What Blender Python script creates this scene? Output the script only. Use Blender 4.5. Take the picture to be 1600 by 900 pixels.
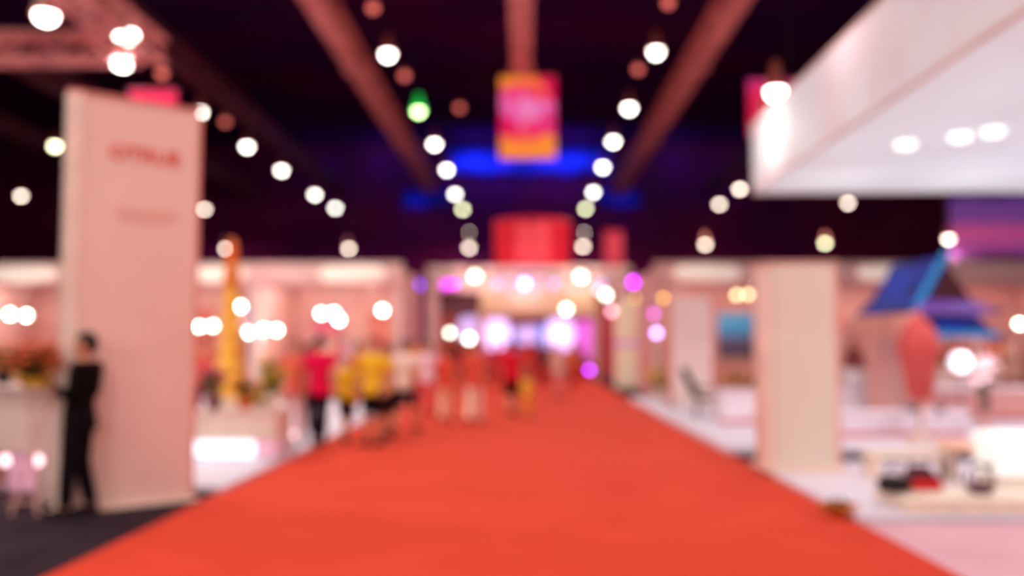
import bpy, bmesh, math, random
from mathutils import Vector, Matrix, Euler
random.seed(7)
for o in list(bpy.data.objects):
    bpy.data.objects.remove(o)
SC = bpy.context.scene
C = SC.collection
PI = math.pi

# ------------------------------------------------------------------ camera
F_PX = 1400.0
EYE = 1.62
cam_data = bpy.data.cameras.new('camera')
cam_data.sensor_width = 36.0
cam_data.lens = F_PX / 1600 * 36.0
cam_data.clip_start = 0.05
cam_data.clip_end = 300
cam_data.dof.use_dof = True
cam_data.dof.focus_distance = 1.8
cam_data.dof.aperture_fstop = 0.86
cam = bpy.data.objects.new('camera', cam_data)
C.objects.link(cam)
PITCH = math.atan(88 / F_PX)
YAW = math.atan(22 / F_PX)
cam.location = (0, 0, EYE)
cam.rotation_euler = Euler((PI / 2 + PITCH, 0, YAW), 'XYZ')
SC.camera = cam
RM = cam.rotation_euler.to_matrix()

def P(px, py, d):
    """world point on the ray of a measured spot, at distance d along the aisle"""
    v = RM @ Vector(((px - 800) / F_PX, -(py - 450) / F_PX, -1))
    v = v * (d / v.y)
    return Vector((v.x, v.y, v.z + EYE))

# ------------------------------------------------------------------ world, exposure
w = bpy.data.worlds.new('world')
SC.world = w
w.use_nodes = True
w.node_tree.nodes['Background'].inputs[0].default_value = (0.02, 0.0, 0.01, 1)
w.node_tree.nodes['Background'].inputs[1].default_value = 1.0
SC.view_settings.view_transform = 'Standard'
SC.view_settings.look = 'None'
SC.view_settings.exposure = 0.0
SC.view_settings.gamma = 1.0
SC.view_settings.use_curve_mapping = False
SC.cycles.use_adaptive_sampling = False
SC.cycles.use_denoising = True
SC.cycles.max_bounces = 5
SC.cycles.diffuse_bounces = 3
SC.cycles.sample_clamp_indirect = 3.0
SC.cycles.use_light_tree = True

HALL_W = 850.0        # watts of one hall lamp
FLOOD_W = 2600.0
HALL_COL = (1.0, 0.93, 0.88)
BOOTH_COL = (1.0, 0.86, 0.80)

def lamp_light(kind, loc, watts, col, angle=160, blend=0.8, direction=(0, 0, -1), size=0.0, parent=None):
    ld = bpy.data.lights.new('lamp_light', kind)
    ld.energy = watts
    ld.color = col
    ld.shadow_soft_size = size
    if kind == 'SPOT':
        ld.spot_size = math.radians(angle)
        ld.spot_blend = blend
    o = bpy.data.objects.new('lamp_light', ld)
    C.objects.link(o)
    o.rotation_euler = Vector(direction).to_track_quat('-Z', 'Y').to_euler()
    o.location = loc
    return o

# ------------------------------------------------------------------ materials
def lin(c):
    r = []
    for v in c:
        v = v / 255.0
        r.append(v / 12.92 if v <= 0.04045 else ((v + 0.055) / 1.055) ** 2.4)
    return (r[0], r[1], r[2], 1)

MATS = {}
def mat(name, rgb, rough=0.6, emit=0.0, ecol=None, metal=0.0, rgb2=None, scale=4.0, spec=0.3):
    if name in MATS:
        return MATS[name]
    m = bpy.data.materials.new(name)
    m.use_nodes = True
    nt = m.node_tree
    b = nt.nodes['Principled BSDF']
    b.inputs['Roughness'].default_value = rough
    b.inputs['Metallic'].default_value = metal
    b.inputs['Specular IOR Level'].default_value = spec
    c1 = lin(rgb)
    c2 = lin(rgb2) if rgb2 else tuple(x * 0.9 for x in c1[:3]) + (1,)
    tc = nt.nodes.new('ShaderNodeTexCoord')
    nz = nt.nodes.new('ShaderNodeTexNoise')
    nz.inputs['Scale'].default_value = scale
    nz.inputs['Detail'].default_value = 3
    rp = nt.nodes.new('ShaderNodeValToRGB')
    rp.color_ramp.elements[0].position = 0.38
    rp.color_ramp.elements[1].position = 0.62
    rp.color_ramp.elements[0].color = c2
    rp.color_ramp.elements[1].color = c1
    nt.links.new(tc.outputs['Object'], nz.inputs['Vector'])
    nt.links.new(nz.outputs['Fac'], rp.inputs['Fac'])
    nt.links.new(rp.outputs['Color'], b.inputs['Base Color'])
    if emit > 0:
        if ecol:
            b.inputs['Emission Color'].default_value = lin(ecol)
        else:
            nt.links.new(rp.outputs['Color'], b.inputs['Emission Color'])
        b.inputs['Emission Strength'].default_value = emit
    MATS[name] = m
    return m

def graphic(name, stops, scale=2.0, zmin=0.0, zmax=1.0, emit=0.0, warp=0.25, rough=0.5):
    """printed artwork: colour bands over object z, bent by noise"""
    m = bpy.data.materials.new(name)
    m.use_nodes = True
    nt = m.node_tree
    b = nt.nodes['Principled BSDF']
    b.inputs['Roughness'].default_value = rough
    tc = nt.nodes.new('ShaderNodeTexCoord')
    sp = nt.nodes.new('ShaderNodeSeparateXYZ')
    mr = nt.nodes.new('ShaderNodeMapRange')
    mr.inputs['From Min'].default_value = zmin
    mr.inputs['From Max'].default_value = zmax
    nz = nt.nodes.new('ShaderNodeTexNoise')
    nz.inputs['Scale'].default_value = scale
    ma = nt.nodes.new('ShaderNodeMath'); ma.operation = 'MULTIPLY_ADD'
    ma.inputs[1].default_value = warp * 2
    mb = nt.nodes.new('ShaderNodeMath'); mb.operation = 'SUBTRACT'
    mb.inputs[1].default_value = warp
    rp = nt.nodes.new('ShaderNodeValToRGB')
    el = rp.color_ramp.elements
    el[0].position, el[0].color = stops[0][0], lin(stops[0][1])
    el[1].position, el[1].color = stops[-1][0], lin(stops[-1][1])
    for p, c in stops[1:-1]:
        e = el.new(p); e.color = lin(c)
    nt.links.new(tc.outputs['Object'], sp.inputs[0])
    nt.links.new(tc.outputs['Object'], nz.inputs['Vector'])
    nt.links.new(sp.outputs['Z'], mr.inputs['Value'])
    nt.links.new(nz.outputs['Fac'], ma.inputs[0])
    nt.links.new(mr.outputs[0], ma.inputs[2])
    nt.links.new(ma.outputs[0], mb.inputs[0])
    nt.links.new(mb.outputs[0], rp.inputs['Fac'])
    nt.links.new(rp.outputs['Color'], b.inputs['Base Color'])
    if emit > 0:
        nt.links.new(rp.outputs['Color'], b.inputs['Emission Color'])
        b.inputs['Emission Strength'].default_value = emit
    return m

WHITE = mat('white_laminate', (236, 206, 198), 0.5, rgb2=(230, 198, 190), scale=1.2)
CREAM = mat('cream_laminate', (246, 224, 204), 0.5)
BLUSH = mat('blush_wall_panel', (236, 178, 166), 0.6, rgb2=(228, 160, 152), scale=0.8)
ROSE = mat('rose_panel', (230, 120, 112), 0.6)
LILACW = mat('lilac_white_board', (246, 232, 242), 0.45)
CARPET = mat('red_carpet_pile', (212, 60, 38), 0.95, rgb2=(207, 56, 35), scale=1.5, spec=0.05)
for nd in CARPET.node_tree.nodes:
    if nd.type == 'BSDF_PRINCIPLED':
        nd.inputs['Sheen Weight'].default_value = 0.12
        nd.inputs['Sheen Roughness'].default_value = 0.5
        nd.inputs['Sheen Tint'].default_value = (1.0, 0.5, 0.35, 1)
DARKFLOOR = mat('charcoal_carpet_tile', (50, 34, 42), 0.9, rgb2=(44, 30, 38), scale=3, spec=0.1)
PINKFLOOR = mat('pink_floor_vinyl', (222, 168, 180), 0.6, rgb2=(216, 160, 172), scale=1.2)
LILACFLOOR = mat('lilac_white_floor_vinyl', (228, 216, 228), 0.55, rgb2=(222, 208, 222), scale=1.0)
CEIL = mat('dark_ceiling_paint', (78, 14, 66), 0.9, rgb2=(60, 16, 74), scale=0.15, spec=0.0)
HWALL = mat('dark_hall_wall', (124, 26, 78), 0.9, rgb2=(100, 24, 84), scale=0.2, spec=0.0)
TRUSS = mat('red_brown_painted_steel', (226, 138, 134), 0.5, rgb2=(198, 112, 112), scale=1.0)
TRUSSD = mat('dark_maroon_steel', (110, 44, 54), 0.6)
BLACK = mat('black_plastic', (24, 8, 14), 0.5)
CABLE = mat('black_cable', (20, 8, 14), 0.7)
HOUSING = mat('lamp_housing_metal', (205, 110, 96), 0.35, metal=0.2)
CHROME = mat('steel_grey', (150, 130, 136), 0.35, metal=0.6)
GOLD = mat('gold_leaf', (252, 196, 70), 0.45, rgb2=(246, 170, 60), scale=5)
ORANGE = mat('orange_paint', (235, 110, 40), 0.5)
SKIN = mat('skin', (216, 140, 112), 0.55)
HAIRM = mat('dark_hair', (34, 14, 14), 0.6)
EYEM = mat('dark_eye', (16, 8, 8), 0.2)
LEAF = mat('green_leaves', (84, 120, 50), 0.6, rgb2=(50, 92, 40), scale=9)
DLEAF = mat('olive_leaves', (120, 92, 36), 0.6, rgb2=(70, 66, 30), scale=9)
SOIL = mat('brown_soil', (70, 40, 30), 0.9)

# ------------------------------------------------------------------ mesh helpers
class MB:
    def __init__(self):
        self.bm = bmesh.new()
    def box(self, x0, x1, y0, y1, z0, z1, bevel=0.0, rot=None, about=None):
        r = bmesh.ops.create_cube(self.bm, size=1.0)
        vs = r['verts']
        bmesh.ops.scale(self.bm, vec=(abs(x1 - x0), abs(y1 - y0), abs(z1 - z0)), verts=vs)
        bmesh.ops.translate(self.bm, vec=((x0 + x1) / 2, (y0 + y1) / 2, (z0 + z1) / 2), verts=vs)
        if bevel > 0:
            es = list({e for v in vs for e in v.link_edges})
            bv = bmesh.ops.bevel(self.bm, geom=es, offset=bevel, segments=2, affect='EDGES', profile=0.5)
            vs = list({v for f in bv['faces'] for v in f.verts} | {v for v in vs if v.is_valid})
        if rot is not None:
            bmesh.ops.rotate(self.bm, cent=about or (0, 0, 0), matrix=rot, verts=vs)
        return self
    def tube(self, pts, rad, n=10, cap=True, flat=None):
        pts = [Vector(p) for p in pts]
        if not isinstance(rad, (list, tuple)):
            rad = [rad] * len(pts)
        rings = []
        up = None
        for i, p in enumerate(pts):
            a = pts[max(i - 1, 0)]; b = pts[min(i + 1, len(pts) - 1)]
            t = (b - a)
            if t.length < 1e-9:
                t = Vector((0, 0, 1))
            t.normalize()
            if up is None:
                up = Vector((1, 0, 0)) if abs(t.x) < 0.9 else Vector((0, 1, 0))
            s = up - t * up.dot(t)
            s.normalize()
            up = s
            u = t.cross(s)
            r = rad[i]
            rx, ry = (r if isinstance(r, (tuple, list)) else (r, r))
            rings.append([self.bm.verts.new(p + s * math.cos(2 * PI * k / n) * rx + u * math.sin(2 * PI * k / n) * ry) for k in range(n)])
        self._skin(rings, n, cap)
        return self
    def _skin(self, rings, n, cap=True):
        for a, b in zip(rings, rings[1:]):
            for k in range(n):
                self.bm.faces.new((a[k], a[(k + 1) % n], b[(k + 1) % n], b[k]))
        if cap:
            self.bm.faces.new(list(reversed(rings[0])))
            self.bm.faces.new(rings[-1])
    def stack(self, rings, n=20):
        """rings of (z, cx, cy, rx, ry) -> closed upright body"""
        rr = []
        for z, cx, cy, rx, ry in rings:
            rr.append([self.bm.verts.new((cx + rx * math.cos(2 * PI * k / n), cy + ry * math.sin(2 * PI * k / n), z)) for k in range(n)])
        self._skin(rr, n)
        return self
    def lathe(self, prof, c=(0, 0, 0), n=20):
        return self.stack([(c[2] + z, c[0], c[1], max(r, 1e-4), max(r, 1e-4)) for r, z in prof], n)
    def ball(self, c, r, sub=2):
        if not isinstance(r, (tuple, list)):
            r = (r, r, r)
        q = bmesh.ops.create_icosphere(self.bm, subdivisions=sub, radius=1.0)
        bmesh.ops.scale(self.bm, vec=r, verts=q['verts'])
        bmesh.ops.translate(self.bm, vec=c, verts=q['verts'])
        return self
    def prism(self, poly, axis, a, b):
        """polygon of (u,v) extruded along axis 'x','y' or 'z' from a to b"""
        def pt(u, v, t):
            return {'x': (t, u, v), 'y': (u, t, v), 'z': (u, v, t)}[axis]
        A = [self.bm.verts.new(pt(u, v, a)) for u, v in poly]
        B = [self.bm.verts.new(pt(u, v, b)) for u, v in poly]
        self.bm.faces.new(A)
        self.bm.faces.new(list(reversed(B)))
        k = len(poly)
        for i in range(k):
            self.bm.faces.new((A[i], B[i], B[(i + 1) % k], A[(i + 1) % k]))
        return self
    def mesh(self, name, m, smooth=False):
        bmesh.ops.recalc_face_normals(self.bm, faces=self.bm.faces[:])
        me = bpy.data.meshes.new(name)
        self.bm.to_mesh(me); self.bm.free()
        if m:
            me.materials.append(m)
        if smooth:
            for p in me.polygons:
                p.use_smooth = True
        return me
    def build(self, name, m, parent=None, smooth=False, loc=None):
        o = bpy.data.objects.new(name, self.mesh(name, m, smooth))
        C.objects.link(o)
        if parent:
            o.parent = parent
        if loc is not None:
            o.location = loc
        return o

def tag(o, label=None, cat=None, group=None, kind=None):
    if label: o['label'] = label
    if cat: o['category'] = cat
    if group: o['group'] = group
    if kind: o['kind'] = kind
    return o

def thing(name, label, cat, loc=(0, 0, 0), rz=0.0, group=None):
    o = bpy.data.objects.new(name, None)
    o.empty_display_size = 0.2
    C.objects.link(o)
    o.location = loc
    o.rotation_euler = (0, 0, rz)
    return tag(o, label, cat, group)

def copy_tree(o, parent=None):
    c = o.copy(); C.objects.link(c)
    if parent:
        c.parent = parent
    for ch in list(o.children):
        copy_tree(ch, c)
    return c

# ------------------------------------------------------------------ setting
FX0, FX1, FY0, FY1, CZ = -38.0, 38.0, -16.0, 64.0, 16.2
CARL, CARR = -3.34, 3.02
tag(MB().box(FX0, FX1, FY0, FY1, -0.3, 0).build('floor', DARKFLOOR), kind='structure')
tag(MB().box(FX0, FX1, FY0, FY1, CZ, CZ + 0.3).build('ceiling', CEIL), kind='structure')
tag(MB().box(FX0 - 0.3, FX0, FY0, FY1, -0.3, CZ + 0.3).build('wall_left', HWALL), kind='structure')
tag(MB().box(FX1, FX1 + 0.3, FY0, FY1, -0.3, CZ + 0.3).build('wall_right', HWALL), kind='structure')
tag(MB().box(FX0 - 0.3, FX1 + 0.3, FY1, FY1 + 0.3, -0.3, CZ + 0.3).build('wall_back', HWALL), kind='structure')
tag(MB().box(FX0 - 0.3, FX1 + 0.3, FY0 - 0.3, FY0, -0.3, CZ + 0.3).build('wall_front', HWALL), kind='structure')

# purlins under the ceiling, one object each (structure)
for i, y in enumerate(range(8, 62, 6)):
    tag(MB().box(FX0, FX1, y - 0.1, y + 0.1, CZ - 0.35, CZ).box(FX0, FX1, y - 0.22, y + 0.22, CZ - 0.4, CZ - 0.35).build('trim_%d' % (i + 1), CEIL), kind='structure')

# red carpet and the coloured floors beside it
tag(MB().box(CARL, CARR, -14, 44.5, 0.0, 0.012).build('red_carpet', CARPET), 'long red carpet running down the middle aisle of the hall', 'carpet')
tag(MB().box(CARR, 22, -2, 8.25, 0.0, 0.014).build('pink_floor_mat', PINKFLOOR), 'flat rose pink floor in front of the low cream plinth, beside the red carpet', 'floor covering')
tag(MB().box(CARR - 0.02, 16, 8.3, 12.15, 0.0, 0.06, 0.01).build('platform', LILACFLOOR), 'pale pink low platform under the square cream pillar', 'platform', 'low white stand platforms')
tag(MB().box(CARR - 0.06, 18, 13.4, 25.8, 0.0, 0.10, 0.01).build('platform', LILACFLOOR), 'long white platform with the black lounge chair and white benches, along the carpet', 'platform', 'low white stand platforms')
tag(MB().box(-20, CARL + 0.02, 9.9, 25.6, 0.0, 0.06, 0.01).build('platform', LILACFLOOR), 'pale pink platform behind the tall lettered totem, under the lit flower counter', 'platform', 'low white stand platforms')

# ------------------------------------------------------------------ trusses and beams
def box_truss(name, label, a, b, size, m, parts=True, step=None, chord=0.05, group='steel roof trusses'):
    """box truss between two points, built along local x"""
    a = Vector(a); b = Vector(b)
    L = (b - a).length
    t = thing(name, label, 'truss', a, math.atan2(b.y - a.y, b.x - a.x), group)
    h = size / 2
    for sy in (-1, 1):
        for sz in (-1, 1):
            MB().tube([(0, sy * h, sz * h), (L, sy * h, sz * h)], chord, 8).build('chord', m, t)
    n = max(2, int(round(L / (step or size))))
    g = MB()
    for i in range(n):
        x0, x1 = L * i / n, L * (i + 1) / n
        s = 1 if i % 2 else -1
        for sy in (-1, 1):
            g.tube([(x0, sy * h, -s * h), (x1, sy * h, s * h)], chord * 0.6, 6)
        for sz in (-1, 1):
            g.tube([(x0, -s * h, sz * h), (x1, s * h, sz * h)], chord * 0.6, 6)
            g.tube([(x0, -h, sz * h), (x0, h, sz * h)], chord * 0.5, 6)
    g.build('lattice', m, t)
    return t

def ceiling_beam(label, x, y0, y1, z, wdt, m, group='long roof beams'):
    t = thing('roof_beam', label, 'beam', (x, y0, z), 0, group)
    L = y1 - y0
    MB().box(-wdt / 2, wdt / 2, 0, L, -0.06, 0).build('lower_flange', m, t)
    MB().box(-wdt / 2, wdt / 2, 0, L, 0.72, 0.78).build('upper_flange', m, t)
    g = MB().box(-0.06, 0.06, 0, L, 0, 0.72)
    k = int(L / 3)
    for i in range(k):
        g.box(-wdt / 2 + 0.03, wdt / 2 - 0.03, i * 3, i * 3 + 0.06, 0, 0.72)
    g.build('web', m, t)
    j = MB()
    yy = 6.0
    while yy < L:
        j.box(-wdt / 2 - 0.08, wdt / 2 + 0.08, yy - 0.35, yy + 0.35, -0.1, 0.02, 0.02)
        yy += 12
    j.build('splice_plate', m, t)
    hg = MB()
    yy = 3.0
    while yy < L:
        hg.tube([(0, yy, 0.78), (0, yy, CZ - z)], 0.03, 6)
        yy += 9
    hg.build('hanger_rod', CABLE, t)
    return t

ceiling_beam('red-brown roof beam crossing diagonally above the lamps left of the banner', -6.2, -10, 58, 11.6, 0.7, TRUSS)
ceiling_beam('red-brown roof beam crossing diagonally above the lamps right of the banner', 6.2, -10, 60, 11.6, 0.7, TRUSS)
ceiling_beam('red-brown roof beam ending right above the magenta and orange banner', -0.15, -10, 33.0, 11.6, 0.72, TRUSS)
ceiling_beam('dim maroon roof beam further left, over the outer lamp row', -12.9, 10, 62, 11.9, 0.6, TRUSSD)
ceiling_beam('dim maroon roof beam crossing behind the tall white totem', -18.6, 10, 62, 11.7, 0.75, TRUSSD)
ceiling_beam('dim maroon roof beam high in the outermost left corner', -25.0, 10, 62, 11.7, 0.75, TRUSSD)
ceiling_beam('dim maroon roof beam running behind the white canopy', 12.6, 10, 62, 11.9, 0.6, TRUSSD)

# lighting rig frame, upper left
ZR = 8.15
c0 = P(205, 75, 19.6)
box_truss('lighting_truss', 'horizontal lattice truss of the lighting rig meeting the corner lamps', (-17.5, 19.6, c0.z), (-8.75, 19.6, c0.z), 0.56, TRUSS, chord=0.06, group='lighting rig trusses')
box_truss('lighting_truss', 'slanting lattice truss of the lighting rig leading to the bright corner lamp', (-8.5, 5.0, c0.z), (-8.5, 19.9, c0.z), 0.56, TRUSS, chord=0.06, group='lighting rig trusses')
for xx, yy, nm in ((-8.5, 19.6, 'at the lamp corner'), (-17.2, 19.6, 'at the outer end')):
    tag(MB().tube([(xx, yy, c0.z + 0.3), (xx, yy, CZ)], 0.02, 6).build('rigging_cable', CABLE), 'thin black cable holding the lighting rig ' + nm, 'cable')

# ------------------------------------------------------------------ hanging hall lamps
LENS = {
    'warm': mat('lamp_lens_warm', (255, 240, 225), 0.3, 15.0, (255, 232, 214)),
    'white': mat('lamp_lens_white', (250, 250, 245), 0.3, 18.0, (250, 246, 236)),
    'green': mat('lamp_lens_green', (220, 250, 190), 0.3, 13.0, (205, 250, 165)),
    'lime': mat('lamp_lens_lime', (240, 245, 205), 0.3, 16.0, (236, 236, 190)),
}
GREENRIM = mat('green_lamp_rim', (40, 200, 80), 0.4, 1.2, (20, 190, 70))
def lamp_proto(lens, rim, r=0.17):
    t = thing('hanging_lamp', 'x', 'lamp')
    MB().lathe([(0.05, 0.62), (0.09, 0.6), (0.10, 0.36), (0.16, 0.30), (r + 0.05, 0.05), (r + 0.07, 0.0), (r + 0.02, 0.0), (r, 0.04), (0.10, 0.26), (0.02, 0.28)], n=20).build('lamp_housing', rim, t, True)
    MB().lathe([(r, 0.03), (r, 0.0), (r * 0.92, -r * 0.42), (r * 0.7, -r * 0.78), (r * 0.38, -r * 0.98), (0.005, -r * 1.05)], n=20).build('lamp_lens', LENS[lens], t, True)
    MB().tube([(0, 0, 0.6), (0, 0, 0.68), (0.03, 0, 0.71), (0, 0, 0.74), (-0.03, 0, 0.71)], 0.012, 6).build('hook', CABLE, t)
    return t
protos = {}
def hall_lamp(x, y, z, label, lens='warm', watts=None, scale=1.0, top=CZ, group='round lamps hanging under the roof', col=None):
    first = lens not in protos
    if first:
        protos[lens] = lamp_proto(lens, GREENRIM if lens == 'green' else HOUSING)
        t = protos[lens]
    else:
        t = protos[lens].copy(); C.objects.link(t)
        for ch in protos[lens].children:
            if ch.name.startswith('suspension'):
                continue
            c = ch.copy(); C.objects.link(c); c.parent = t
    t.location = (x, y, z)
    t.scale = (scale, scale, scale)
    tag(t, label, 'lamp', group)
    MB().tube([(0, 0, 0.74), (0, 0, (top - z) / scale)], 0.01, 6).build('suspension_cable', CABLE, t)
    lamp_light('SPOT', (x, y, z - 0.26 * scale), HALL_W if watts is None else watts, col or HALL_COL)
    return t

ordi = ['nearest', 'second', 'third', 'fourth', 'fifth', 'sixth', 'seventh']
rowL = [(606, 84, 27.4, 'white'), (654, 173, 34.0, 'green'), (679, 224, 40.0, 'white'), (698, 264, 45.5, 'white'), (711, 302, 53.0, 'white'), (723, 326, 59.0, 'lime')]
rowR = [(1025, 80, 27.4, 'white'), (983, 168, 34.0, 'white'), (958, 220, 39.5, 'white'), (942, 260, 45.0, 'white'), (927, 299, 52.0, 'white'), (915, 325, 58.5, 'lime')]
for row, side in ((rowL, 'left'), (rowR, 'right')):
    for i, (px, py, d, ln) in enumerate(row):
        p = P(px, py, d)
        if ln == 'green':
            lab = 'round hanging lamp with a green rim, the only green one'
        else:
            lab = '%s round white lamp of the inner row %s of the hanging banner' % (ordi[i], side)
        hall_lamp(p.x, p.y, p.z, lab, ln, group='inner lamp rows')
outL = [(312, 174, 34), (386, 228, 41), (440, 265, 46), (492, 303, 53), (524, 324, 58)]
for i, (px, py, d) in enumerate(outL):
    p = P(px, py, d)
    hall_lamp(p.x, p.y, p.z, '%s round lamp of the outer row beside the tall white totem' % ordi[i], 'white', group='outer lamp row by the totem')
outR = [(1156, 294, 51), (1124, 318, 57)]
for i, (px, py, d) in enumerate(outR):
    p = P(px, py, d)
    hall_lamp(p.x, p.y, p.z, '%s round lamp of the pair just off the white canopy corner' % ('higher' if i == 0 else 'lower'), 'warm', group='lamp pair by the canopy')
for px, py, d, lab, ln in [(320, 326, 59, 'round lamp touching the upper edge zone of the totem, below its top corner', 'warm'),
                       (33, 305, 54, 'round pinkish lamp alone in the dark near the outer wall', 'warm'),
                       (86, 227, 40, 'round greenish lamp just beside the far upper edge of the totem', 'lime'),
                       (1325, 316, 56.5, 'round lamp below the bottom edge of the white canopy', 'warm'),
                       (1380, 293, 51, 'dim round lamp overlapping the bottom edge of the white canopy', 'warm')]:
    if px == 1380:
        p = P(px, py, 8.9)
    p = P(px, py, d)
    hall_lamp(p.x, p.y, p.z, lab, ln, group='outermost lamps')
low = [(353, 387, 'low round lamp in front of the golden spire tip', 'warm'), (545, 387, 'low round lamp above the booth with the yellow shirts', 'warm'),
       (733, 386, 'low round lamp beside the red drum sign, on the totem side', 'warm'), (911, 384, 'low round lamp between the red drum sign and the red pylon', 'warm'),
       (1102, 381, 'low round lamp above the booth with the landscape screen', 'warm'), (1289, 379, 'low greenish round lamp over the square cream pillar', 'lime'),
       (1482, 372, 'low pinkish round lamp at the edge of the purple screen', 'warm')]
for px, py, lab, ln in low:
    p = P(px, py, 57.5 if px != 1482 else 26.5)
    hall_lamp(p.x, p.y, p.z, lab, ln, group='low lamp row across the hall', watts=HALL_W * 0.7, scale=1.0 if px != 1482 else 0.6)
for px, py, lab in ((733, 362, 'faint upper lamp just above the low lamp on the totem side of the red drum'), (913, 362, 'faint upper lamp just above the low lamp next to the red pylon')):
    p = P(px, py, 62)
    t = hall_lamp(p.x, p.y, p.z, lab, 'warm', group='faint far lamps', watts=60, scale=0.5)
# lamps of the same rows nearer than the picture's upper edge
for lx in (-4.25, 4.1, -12.4, 12.2):
    for y in (20.5, 13.5, 6.5, -0.5):
        if lx > 0 and 8 < y < 21:
            continue
        hall_lamp(lx, y, 10.7, 'round white hanging lamp above the view, %s row, %s from the entrance wall' % ({-4.25: 'inner totem-side', 4.1: 'inner canopy-side', -12.4: 'outer totem-side', 12.2: 'outer canopy-side'}[lx], {20.5: 'fourth', 13.5: 'third', 6.5: 'second', -0.5: 'first'}[y]), 'white', group='near hall lamps above the view')

for y, nm in ((4.0, 'nearer the entrance wall'), (12.0, 'nearer the lighting rig')):  # extra lamps out of view, added to brighten the reception counter side
    hall_lamp(-8.3, y, 10.7, 'added unseen round hanging lamp brightening the reception counter, ' + nm, 'white', group='near hall lamps above the view')
# unseen flood lights added behind the camera to brighten the stand fronts
FL = mat('added_flood_lens', (255, 236, 220), 0.3, 12.0, (255, 232, 214))
for i, (x, nm) in enumerate(((-12, 'outermost on the totem side'), (-4, 'second, on the totem side'), (4, 'third, on the canopy side'), (12, 'outermost on the canopy side'))):
    t = thing('added_flood_light', 'added unseen square flood light brightening the stand fronts, ' + nm, 'lamp', (x, FY0 + 0.5, 8.0), 0, 'added flood lights behind the view')
    MB().box(-0.3, 0.3, -0.12, 0.12, -0.22, 0.22, 0.03).build('lamp_housing', HOUSING, t)
    MB().box(-0.26, 0.26, 0.121, 0.135, -0.18, 0.18, 0.004).build('lamp_lens', FL, t)
    MB().tube([(-0.32, 0, 0), (-0.32, -0.3, 0), (-0.32, -0.5, 0)], 0.02, 8).build('bracket', CABLE, t)
    MB().tube([(0.32, 0, 0), (0.32, -0.3, 0), (0.32, -0.5, 0)], 0.02, 8).build('bracket', CABLE, t)
    lamp_light('SPOT', (x, FY0 + 0.8, 8.0), FLOOD_W, (1.0, 0.82, 0.75), 110, 0.9, (0, 1, -0.28))

# rig spots (upper left)
for px, py, d, lab, sc in ((72, 24, 17.4, 'bright oval lamp on the slanting truss, beside the rig corner', 1.15), (195, 52, 19.4, 'brightest large lamp at the corner of the lighting rig', 1.5), (191, 97, 19.9, 'oval lamp hanging under the corner of the lighting rig', 1.15)):
    p = P(px, py, d)
    t = copy_tree(protos['white'])
    for ch in list(t.children):
        if ch.name.startswith('suspension'):
            bpy.data.objects.remove(ch)
    t.location = p
    t.scale = (sc, sc, sc * 0.8)
    tag(t, lab, 'lamp', 'rig lamps')
    lamp_light('SPOT', (p.x, p.y, p.z - 0.4), HALL_W * 0.6, HALL_COL)

# ------------------------------------------------------------------ hanging banners
BAN1 = graphic('banner_artwork', [(0.0, (250, 150, 50)), (0.22, (246, 120, 60)), (0.34, (235, 30, 100)), (0.55, (226, 60, 150)), (0.7, (235, 110, 190)), (0.82, (236, 20, 100)), (1.0, (250, 130, 50))], 1.1, 0, 2.9, 0.55, 0.28)  # emission added so the hung cloth looks lit
BAN2 = graphic('banner_artwork_pink', [(0.0, (220, 20, 70)), (0.5, (236, 30, 90)), (0.8, (220, 60, 160)), (1.0, (110, 60, 160))], 1.0, 0, 3.0, 0.45, 0.3)  # same added glow in place of light on the cloth
PALEP = mat('pale_pink_print', (240, 150, 210), 0.5, 0.55)  # prints on the banner carry the added glow too
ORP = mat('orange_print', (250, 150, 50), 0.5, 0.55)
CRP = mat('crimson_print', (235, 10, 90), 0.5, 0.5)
def banner(label, x0, x1, z0, z1, y, m, beam_z, detail=False):
    cx = (x0 + x1) / 2
    t = thing('hanging_banner', label, 'banner', (cx, y, z0), 0, 'hanging banners')
    wd, hh = (x1 - x0) / 2, z1 - z0
    cloth = MB().box(-wd, wd, -0.04, 0.04, 0, hh, 0.03).build('banner_cloth', m, t)
    MB().tube([(-wd - 0.05, 0, hh), (wd + 0.05, 0, hh)], 0.035, 8).build('top_rail', CHROME, t)
    MB().tube([(-wd - 0.05, 0, 0), (wd + 0.05, 0, 0)], 0.035, 8).build('bottom_rail', CHROME, t)
    for s in (-1, 1):
        MB().tube([(s * wd * 0.7, 0, hh), (s * wd * 0.3, 0, beam_z - z0)], 0.01, 6).build('suspension_cable', CABLE, t)
    if detail:
        g = MB()
        for k in range(9):
            a = k * 2.4
            rr = 0.10 + 0.055 * k
            cx2, cz2 = rr * math.cos(a), hh * 0.58 + rr * math.sin(a) * 1.1
            g.prism([(cx2 + 0.2 * math.cos(q * PI / 5) * (1 if q % 2 else 0.5), cz2 + 0.2 * math.sin(q * PI / 5) * (1 if q % 2 else 0.5)) for q in range(10)], 'y', -0.052, -0.042)
        g.build('flower_print', PALEP, cloth)
        MB().prism([(-wd, 0.03), (wd, 0.03), (wd, 0.8), (wd * 0.55, 0.9), (wd * 0.35, 0.55), (-wd * 0.2, 0.42), (-wd, 0.6)], 'y', -0.050, -0.042).build('orange_corner_print', ORP, cloth)
        MB().prism([(-wd, hh - 0.5), (-wd, hh - 0.03), (-wd * 0.1, hh - 0.03), (-wd * 0.45, hh - 0.3)], 'y', -0.050, -0.042).build('orange_corner_print', ORP, cloth)
        MB().prism([(wd * 0.3, hh - 0.03), (wd, hh - 0.03), (wd, hh - 1.1), (wd * 0.75, hh - 0.6)], 'y', -0.050, -0.042).build('crimson_print', CRP, cloth)
        MB().prism([(-wd, 0.9), (-wd * 0.2, 0.75), (-wd * 0.55, 1.3), (-wd, 1.6)], 'y', -0.050, -0.042).build('crimson_print', CRP, cloth)
    return t
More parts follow.
